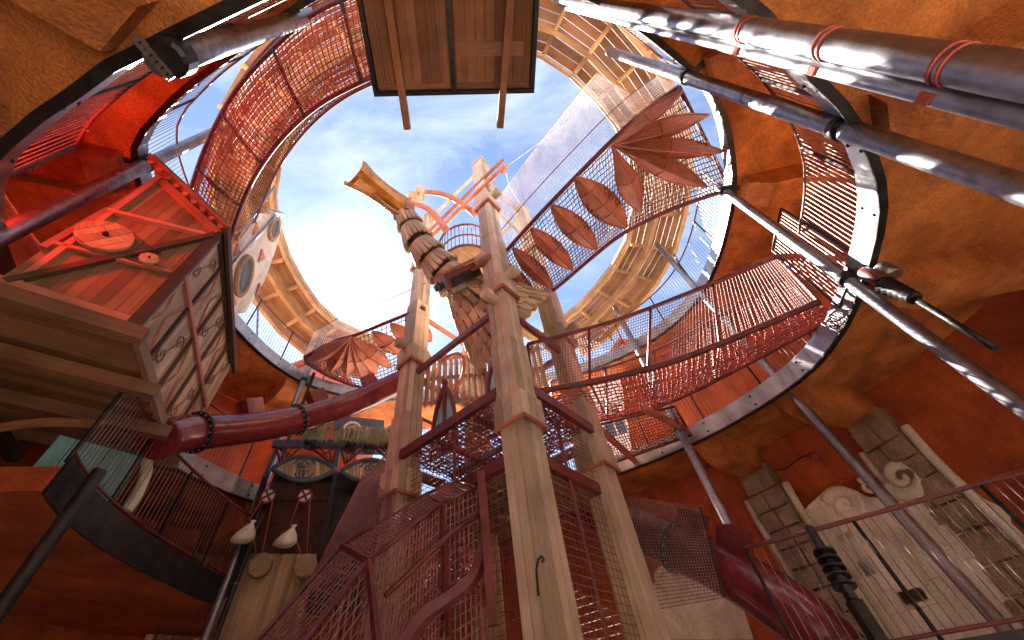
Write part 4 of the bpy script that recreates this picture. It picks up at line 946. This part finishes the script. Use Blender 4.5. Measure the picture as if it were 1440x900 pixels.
for (px, py), (bx, by), (wx, wy), lab in (((379, 702), (349, 753), (368, 798), 'by the scroll ornament'), ((430, 702), (407, 759), (431, 799), 'by the dark door post')):
    c = Q(px, py, .12); r_ = .15
    pu = thing('pulley', 'red and white pulley wheel on the wire screen '+lab, 'pulley', c, 'pulleys on the shop front')
    MB().lathe(c, fn, [(-.03, r_), (.03, r_)], 20).build('rim', MT['rust'], pu); MB().lathe(c, fn, [(.03, r_*.75), (.045, r_*.75)], 20).build('face', MT['cream'], pu)
    for k in range(4): MB().bar(c+fn*.05, c+fn*.05+(fe*math.cos(k*1.57+.6)+U*math.sin(k*1.57+.6))*r_*.75, .04, .02, up=fn).build('spoke', MT['rust'], pu)
    sk = Q(bx, by, .16)
    rp = thing('pulley_rope', 'orange rope looped over the pulley wheel '+lab, 'rope', c, 'pulley ropes'); MB().tube([Q(px-7, py+2, .14), Q(bx+2, by-14, .16)], .012, 6).build('strand', MT['redrope'], rp); MB().tube([Q(px+7, py+2, .14), Q(wx+1, wy-12, .12)], .012, 6).build('strand', MT['redrope'], rp); MB().tube([Q(bx+6, by-10, .16), Q(wx-5, wy-12, .12)], .012, 6).build('strand', MT['redrope'], rp)
    k_ = (Q(bx, by-20)-Q(bx, by)).length/20; m = MB(); n = 20; ringz = []
    for i, (yy, rr) in enumerate(((-15, 4), (-13, 3), (-11, 2.6), (-8, 5), (-3, 9), (3, 12.5), (8, 14), (11, 13), (13, 9), (13.5, 2))):
        ringz.append([sk+(fe*math.cos(a*.314)*rr*(1+.10*math.sin(a*2.5+i*.3))+fn*math.sin(a*.314)*rr*.75)*k_-U*yy*k_+fe*-(yy*.25)*k_ for a in range(n)])
    m.solid(ringz, False, sm=True); so_ = m.build('sack', MT['cream'], None, loc=sk); tag(so_, 'tied white sack hanging from rope '+lab, 'sack', 'sacks on ropes')
    wdc = Q(wx, wy, .1); wt = MB().lathe(wdc, fn, [(-.06, .19), (.06, .19), (.07, .17)], 24).build('round_weight', MT['board'], None, loc=wdc); tag(wt, 'round pale wooden weight on rope '+lab, 'weight', 'wooden rope weights')
# planter grasses
for i, (gx, gy) in enumerate(((438, 622), (494, 626), (520, 628), (548, 626))):
    c = Q(gx, gy+1, .02); root = thing('grass_tuft', ('pale ornamental grass tuft above the first eye panel', 'pale grass tuft over the dark post between eye panels', 'pale grass tuft above the middle of the second eye panel', 'pale grass tuft against the tower post')[i], 'plant', c, 'grasses on the shop front')
    m = MB()
    for k in range(130):
        a = random.uniform(0, 6.28); l = random.uniform(.35, .75); s = .08+random.random()*.3
        b = c+V((random.uniform(-.2, .2), random.uniform(-.1, .1), .0)); d = fe*math.cos(a)+fn*abs(math.sin(a))
        pts = [b, b+U*l*.6+d*s*.4, b+U*l*.45+d*s, b+U*(l*.1-.12)+d*s*1.25]; m.tube(pts, [.011, .010, .007, .003], 3, caps=False)
    m.build('blades', MT['straw'] if 'straw' in MT else MT.setdefault('straw', rough_mat('straw_grass', (.38, .34, .20), (.62, .58, .40), 6, .8, .1)), root)
    MB().lathe(c-U*.12, U, [(0, .14), (.12, .17)], 12).build('pot', MT['dark'], root)
# slanted net next to the shop front
np4 = [PR(505, 680, 7.6), PR(556, 625, 7.4), PR(548, 745, 6.4), PR(425, 842, 6.4)]
ns = thing('net_fence', 'steep fine mesh fence beside the caged stair and the shop front', 'net', np4[3]); net(MB(), patch(*np4), 30, 44, .0055, 3).build('mesh', MT['meshwire'], ns); MB().tube([np4[1], np4[0], np4[3]], .014, 6).build('border_rope', MT['redrope'], ns)
# blue mural with cream spiral
mu0 = PR(505, 606, 10.0); mn = (CAM-mu0); mn.z = 0; mn.normalize(); me_ = V((-mn.y, mn.x, 0))
mr_ = thing('wall_mural', 'slate blue wall panel with a cream spiral above the grasses', 'mural', mu0)
MB().prism([PP(x, y, mu0, mn) for x, y in ((470, 585), (540, 592), (540, 640), (470, 640))], mn*.04).build('panel', MT['navy'], mr_)
m = MB(); c = PP(493, 606, mu0, mn)+mn*.06; m.tube([c+(me_*math.cos(i*.35)+U*math.sin(i*.35))*.24*(1-i/36) for i in range(32)], [.05*(1-.5*i/31) for i in range(32)], 6); m.build('spiral', MT['cream'], mr_)
# ------------------------------------------------------------------ caged stair
cs = thing('caged_stair', 'wire caged stair with rust red frame climbing to the tower', 'stair', PR(482, 835, 4.7))
K = {k: PR(*v) for k, v in dict(a=(642, 677, 5.5), b=(669, 686, 5.0), c=(599, 695, 5.6), d=(621, 708, 5.0), e=(481, 768, 5.6), f=(518, 789, 4.9), g=(395, 864, 5.4), h=(448, 878, 4.75), i=(676, 722, 4.95), j=(632, 752, 4.9), k=(542, 838, 4.6), l=(618, 838, 4.7), m=(658, 806, 4.9), n=(674, 762, 4.95), o=(530, 905, 4.6)).items()}
for k_, a_, b_ in (('G', 'e', 'g'), ('H', 'f', 'h')): K[k_] = K[a_]+(K[b_]-K[a_])*1.0
low = (K['g'].z-.1)/max(.05, K['e'].z-K['g'].z); K['g'] = K['g']+(K['g']-K['e'])*low; K['h'] = K['h']+(K['h']-K['f'])*low
def tbs(keys, r=.03, nm='frame_tube'): MB().tube([K[k] for k in keys], r, 8).build(nm, MT['rust'], cs)
for kk in ('ac', 'bd', 'ab', 'cd', 'ce', 'df', 'ef', 'eg', 'fh', 'ijk', 'gh'): tbs(kk, .026)
MB().bar(K['e'], K['f'], .07, .06).build('frame_bar', MT['rust'], cs); MB().bar(K['f'], K['o'], .05, .06).build('frame_bar', MT['rust'], cs); MB().bar(K['d'], K['j']-U*.9, .045, .05).build('frame_bar', MT['rust'], cs); MB().bar(PR(676, 664, 4.9), PR(694, 880, 4.9), .1, .1).build('frame_post', MT['rust'], cs)
st_ = spline([K['i'], K['n'], K['m'], K['l'], PR(590, 858, 4.6), PR(560, 900, 4.5)], 6); rgx = []
for p in st_: q = V((.05, .08, 0)); rgx.append([p, p+q, p+q-U*.08+V((.05, 0, 0)), p-U*.08+V((.05, 0, 0))])
MB().solid(rgx, False).build('curved_stringer', MT['rust'], cs)
for (a, b, c, d, nu, nv) in (('a', 'c', 'd', 'b', 8, 9), ('c', 'e', 'f', 'd', 24, 10), ('e', 'g', 'h', 'f', 30, 10)): net(MB(), patch(K[a], K[b], K[c], K[d]), nu, nv, .0075, 4).build('roof_mesh', MT['meshwire'], cs)
for (a, b, c, d, nu, nv) in ((K['d'], K['f'], K['f']-U*1.6, K['d']-U*1.6, 22, 16), (K['f'], K['h'], V((K['h'].x, K['h'].y, .02)), K['f']-U*1.6, 26, 14), (K['b'], K['d'], K['d']-U*1.6, K['b']-U*1.6, 8, 16), (K['c'], K['e'], K['e']-U*1.8, K['c']-U*1.8, 22, 18), (K['e'], K['g'], V((K['g'].x, K['g'].y, .02)), K['e']-U*1.8, 26, 14)): net(MB(), patch(a, b, c, d), nu, nv, .0072, 3).build('side_mesh', MT['meshwire'], cs)
for k in range(9):
    a = K['c'].lerp(K['g'], k/8)-U*1.7; b = K['d'].lerp(K['h'], k/8)-U*1.7; MB().bar(a, b, .26, .05).build('tread', MT['dark'], cs)
# inner cage bits: scrolls on the near post, timber frames inside the tower base
sc_ = thing('scroll_hook', 'black iron scroll hook on the near tower post', 'hook', PR(757, 830, 4.62)); MB().tube([PR(757, 838, 4.62), PR(754, 800, 4.62), PR(757, 786, 4.62), PR(762, 782, 4.62), PR(765, 787, 4.62), PR(762, 791, 4.62)], .012, 6).build('iron', MT['dark'], sc_)
for k, (x0, y0, x1, y1) in enumerate(((695, 752, 700, 836), (724, 745, 738, 836), (684, 715, 745, 745))):
    p, q = PR(x0, y0, 6.8), PR(x1, y1, 6.8); board('inner_beam', p, q, .1, .1, MT['board'], tw)
net(MB(), patch(PR(600, 740, 8.0), PR(690, 740, 8.0), PR(690, 850, 8.0), PR(600, 850, 8.0)), 26, 34, .014, 4, .03).build('climbing_net', MT['redrope'], tw)
for k in range(16): board('ceiling_board', Zp(PA.lerp(PB, (k+.5)/16)+t2*.1, 4.08), Zp(PC.lerp(PDD, (k+.5)/16)-t2*.1, 4.08), .16, .03, MT['brown'], tw)
# ------------------------------------------------------------------ near twin pipes
for (px, py, dep, r_, lab) in ((1371, 96, 2.35, .088, 'thick steel pipe with red ring clamps beside the smaller pipe'), (1371, 143, 2.5, .064, 'smaller polished pipe alongside the red clamped pipe')):
    q = PR(px, py, dep); root = thing('steel_pipe', lab, 'pipe', V((q.x, q.y, 0)), 'near steel pipes')
    MB().tube([V((q.x, q.y, i*1.4)) for i in range(10)], r_, 28).build('shaft', MT['polished'], root)
    if r_ > .08:
        for cx, cy in ((1052, 41), (1165, 66), (1336, 98)):
            d_ = ray(cx, cy); z = CAM.z+d_.z*(math.hypot(q.x, q.y)/math.hypot(d_.x, d_.y))
            for dz in (-.022, .022): MB().lathe(V((q.x, q.y, z+dz)), U, [(-.007, r_+.008), (.007, r_+.008)], 28).build('ring_clamp', MT['redrope'], root)
            MB().box(V((q.x, q.y, z))+V((-.05, .14, 0)), ((1, 0, 0), (0, 1, 0), (0, 0, 1)), (.03, .05, .06)).build('clamp_bolt', MT['redrope'], root)
q = PR(95, 725, 4.75); column('dark_column', V((q.x, q.y, 0)), V((q.x, q.y, PR(140, 662, 4.75).z)), .055, 'thick dark column beside the low walkway', 'dark')
# slotted bracket at the upper gallery column
sb = thing('slotted_bracket', 'slotted steel bracket bar on the polished column', 'bracket', P(215, 75, 5.3)); b0, b1 = P(193, 55, 5.25), P(240, 108, 5.25); dd = (b1-b0).normalized(); ss = dd.cross(U).normalized()
for s in (-1, 1): MB().bar(b0+ss*s*.028, b1+ss*s*.028, .018, .03).build('side_bar', MT['steel'], sb)
for k in range(7): c = b0.lerp(b1, k/6); MB().bar(c-ss*.03, c+ss*.03, .03, .028).build('cross_bar', MT['steel'], sb)
MB().lathe(P(245, 80, 5.35), (0, 0, 1), [(-.1, .11), (-.08, .14), (.08, .14), (.1, .11)], 16, sm=False).build('clamp_housing', MT['dark'], sb)
# bellows arm by the clamped column, ribbed post by the landing
ba_ = [PR(1222, 392, 6.2), PR(1242, 400, 6.15), PR(1288, 420, 6.05), PR(1400, 490, 5.8)]
bw = thing('bellows_arm', 'dark ribbed bellows and rod beside the clamped column', 'machine', ba_[0]); d_ = (ba_[2]-ba_[1]); ll = d_.length
MB().lathe(PR(1212, 382, 6.2), (ba_[1]-ba_[0]), [(0, .06), (.05, .09), (.3, .09), (.33, .06)], 14).build('cap', MT['rust'], bw)
MB().lathe(ba_[1], d_, [(ll*i/12, .13-.004*i if i % 2 else .075) for i in range(13)], 18).build('bellows', MT['dark'], bw); MB().tube([ba_[2]-d_*.1, ba_[3]], .035, 10).build('rod', MT['dark'], bw)
MB().lathe(PR(1248, 382, 6.3), U, [(-.1, .11), (.1, .11), (.12, .08)], 14).build('collar', MT['steel'], bw)
rb0, rb1 = PR(1138, 742, 5.4), PR(1200, 845, 5.2); d_ = rb1-rb0; ll = d_.length
rb = thing('ribbed_post', 'dark iron post with disc ribs in front of the barred railing', 'post', rb1); MB().lathe(rb0, d_, [(-.02, .02), (0, .04), (ll*.35, .045), (ll, .05)], 12).build('shaft', MT['dark'], rb)
for k in range(5): MB().lathe(rb0+d_*(.38+k*.11), d_, [(-.01, .095), (.01, .095)], 18).build('rib', MT['dark'], rb)
MB().bar(rb1, V((rb1.x, rb1.y, 0)), .1, .1).build('foot', MT['dark'], rb)
# wall lamp globe on its cable
lp = B(1151, 644, .16); lm = thing('wall_lamp', 'round clear glass wall lamp with cable on the red wall', 'lamp', lp)
glm, gt_, gb_ = newmat('clear_glass'); gb_.inputs['Transmission Weight'].default_value = 1; gb_.inputs['Roughness'].default_value = .05; gb_.inputs['Base Color'].default_value = (1, .85, .75, 1)
MB().lathe(lp, nb_, [(-.1, .03), (-.08, .07), (0, .11), (.07, .08), (.1, .02)], 16).build('globe', glm, lm); MB().lathe(lp-nb_*.16, nb_, [(0, .06), (.08, .05)], 12).build('socket', MT['redrope'], lm)
MB().tube([B(1151, 640, .03), B(1130, 642, .03), B(1105, 660, .03), B(1085, 663, .03), B(1060, 662, .03)], .012, 5).build('cable', MT['dark'], lm)
# teal boards and white trim below the cabin
tp = PR(112, 680, 7.2); tn = (CAM-tp); tn.z = 0; tn.normalize(); ts = thing('teal_panel', 'teal board panel with pale curved trim under the timber cabin', 'panel', tp)
te = V((-tn.y, tn.x, 0))
for k in range(5):
    x = -.42+k*.19; board('board', tp+te*x-U*.15, tp+te*x+U*.5, .18, .03, MT['blue'], ts, up=tn)
MB().tube(spline([tp+te*.62*s_+U*z_ for s_, z_ in ((1, -.2), (1.02, .0), (.95, .3), (.8, .5))], 5), .07, 6).build('trim', MT['cream'], ts)
# ------------------------------------------------------------------ houses beyond the upper gallery
def house(x, y, w_, d_, h_, rz, label, mat='cream'):
    root = thing('town_house', label, 'house', (x, y, 0), 'houses behind the upper gallery'); c, s = math.cos(rz), math.sin(rz); e1, e2 = V((c, s, 0)), V((-s, c, 0)); o = V((x, y, 0))
    MB().box(o+U*h_/2, (e1, e2, U), (w_, d_, h_)).build('walls', MT[mat], root)
    MB().prism([o-e1*w_/2-e2*d_/2+U*h_, o+e1*w_/2-e2*d_/2+U*h_, o-e2*d_/2+U*(h_+w_*.45)], e2*d_).build('gable', MT[mat], root)
    rf = MB()
    for sg in (-1, 1):
        a = o+e1*sg*(w_/2+.3)+U*(h_-.25); b = o+U*(h_+w_*.47); rf.prism([a-e2*(d_/2+.3), b-e2*(d_/2+.3), b+e2*(d_/2+.3), a+e2*(d_/2+.3)], U*.12)
    ro = rf.build('roof', MT['tile'], root)
    MB().box(o+e1*w_*.25+U*(h_+w_*.4), (e1, e2, U), (.5, .5, 1.4)).build('chimney', MT['tile'], ro)
    for i in range(3):
        for j in range(2):
            q = o-e2*(d_/2+.02)+e1*(i-1)*w_*.28+U*(h_-1.2-j*2.4); wn = MB().box(q, (e1, e2, U), (.8, .06, 1.2)).build('window', MT['navy'], root); MB().box(q-e2*.04, (e1, e2, U), (.08, .04, 1.2)).build('mullion', MT['cream'], wn)
house(6.8, 17, 6, 5, 11.6, -.3, 'cream gabled house with red tile roof behind the mesh bridge'); house(12.5, 12, 5.5, 5, 11.2, -.75, 'cream house with red roof beyond the grey column'); house(-9.5, 15, 6, 5, 11.5, .5, 'red roofed house seen past the slim grey column', 'tile'); house(-14.5, 10, 6, 5, 11.8, 1.0, 'red walled house behind the upper gallery railing by the cabin', 'tile')
# ------------------------------------------------------------------ red flood lamp over the cabin
fl = Nn+n1*1.2+d1*2.1+U*1.2
fo = thing('flood_lamp', 'red glowing flood lamp on the gallery edge shining on the cabin', 'lamp', fl); aim = (Nn+d1*1.2+U*1.9-fl).normalized()
em, et, eb_ = newmat('red_lamp_lens'); eb_.inputs['Emission Color'].default_value = (1, .02, .01, 1); eb_.inputs['Emission Strength'].default_value = 3; eb_.inputs['Base Color'].default_value = (.4, .01, .01, 1)
MB().lathe(fl-aim*.16, aim, [(0, .03), (.03, .07), (.12, .09), (.14, .09)], 14).build('housing', MT['dark'], fo); MB().lathe(fl-aim*.02, aim, [(-.02, .08), (.003, .075)], 14).build('lens', em, fo)
MB().tube([fl-aim*.1, fl-aim*.1+U*.35, V((fl.x-.3, fl.y-.5, Z1+.1))], .02, 6).build('bracket', MT['dark'], fo)
ld = bpy.data.lights.new('red_lamp', 'SPOT'); ld.energy = 26; ld.color = (1, .03, .015); ld.spot_size = 2.6; ld.spot_blend = .6; ld.shadow_soft_size = .08
lo_ = bpy.data.objects.new('lamp_light', ld); COL.objects.link(lo_); lo_.parent = fo; lo_.location = aim*.06; lo_.rotation_euler = (-aim).to_track_quat('Z', 'Y').to_euler()
# ------------------------------------------------------------------ oval window turret front near the curved net bridge
op = PR(352, 380, 7.4); on = (V((.2, 5.5, 0))-V((op.x, op.y, 0))); on.normalize()
def O(px, py, o=0): return PP(px, py, op, on)+on*o
tf = thing('turret_front', 'cream turret front with oval windows beside the curved net bridge', 'facade', V((op.x, op.y, Z2)))
MB().prism([O(*p) for p in ((319, 442), (322, 372), (345, 338), (372, 300), (388, 300), (398, 312), (390, 345), (372, 395), (345, 440))], -on*.12).build('wall', MT['cream'], tf)
for cx, cy, rx, ry in ((341, 388, 10, 27), (384, 322, 6, 15)):
    k = 24; ring = [O(cx+rx*math.cos(i*6.283/k)+(ry*.35)*math.sin(i*6.283/k)*.6, cy-ry*math.sin(i*6.283/k), .03) for i in range(k)]
    wn_ = MB().prism([p for p in ring], on*.01).build('oval_window', MT['navy'], tf); MB().tube(ring, .06, 6, closed=True).build('window_rim', MT['board'], wn_)
    MB().tube([ring[6], ring[18]], .025, 5).build('glazing_bar', MT['board'], wn_)
for x, y in ((331, 352), (326, 425), (362, 408), (366, 360), (358, 322)): MB().prism([O(x-4, y+9, .01), O(x+5, y+3, .01), O(x+1, y-10, .01)], on*.03).build('ornament', MT['leaf'], tf)
MB().tube([O(366, 294, .1), O(392, 301, .1)], .05, 8).build('top_tube', MT['steel'], tf)
for a, b in (((330, 335), (384, 262)), ((322, 372), (388, 300))): MB().tube([O(*a, .05), O(*b, .05)], .03, 6).build('frame_tube', MT['steel'], tf)
# short net ramp between the rear tower post and the lower gallery
rq = [P(828, 600, 5.75), P(948, 572, 5.75), P(972, 612, 5.62), P(850, 655, 5.62)]
nr = thing('net_ramp', 'short knotted net ramp joining the tower to the lower gallery', 'bridge', rq[0], 'net bridges')
net(MB(), patch(*rq, sag=.1), 34, 15, .009, 4, .012).build('floor_net', MT['darkrope'], nr)
for (a, b), (c, d) in (((838, 598), (893, 648)), ((905, 574), (968, 606))): MB().bar(P(a, b, 5.66), P(c, d, 5.6), .1, .12).build('timber_beam', MT['leaf'], nr)
for a, b in zip(rq, rq[1:]+rq[:1]): MB().tube([a, b], .03, 8).build('edge_tube', MT['rust'], nr)
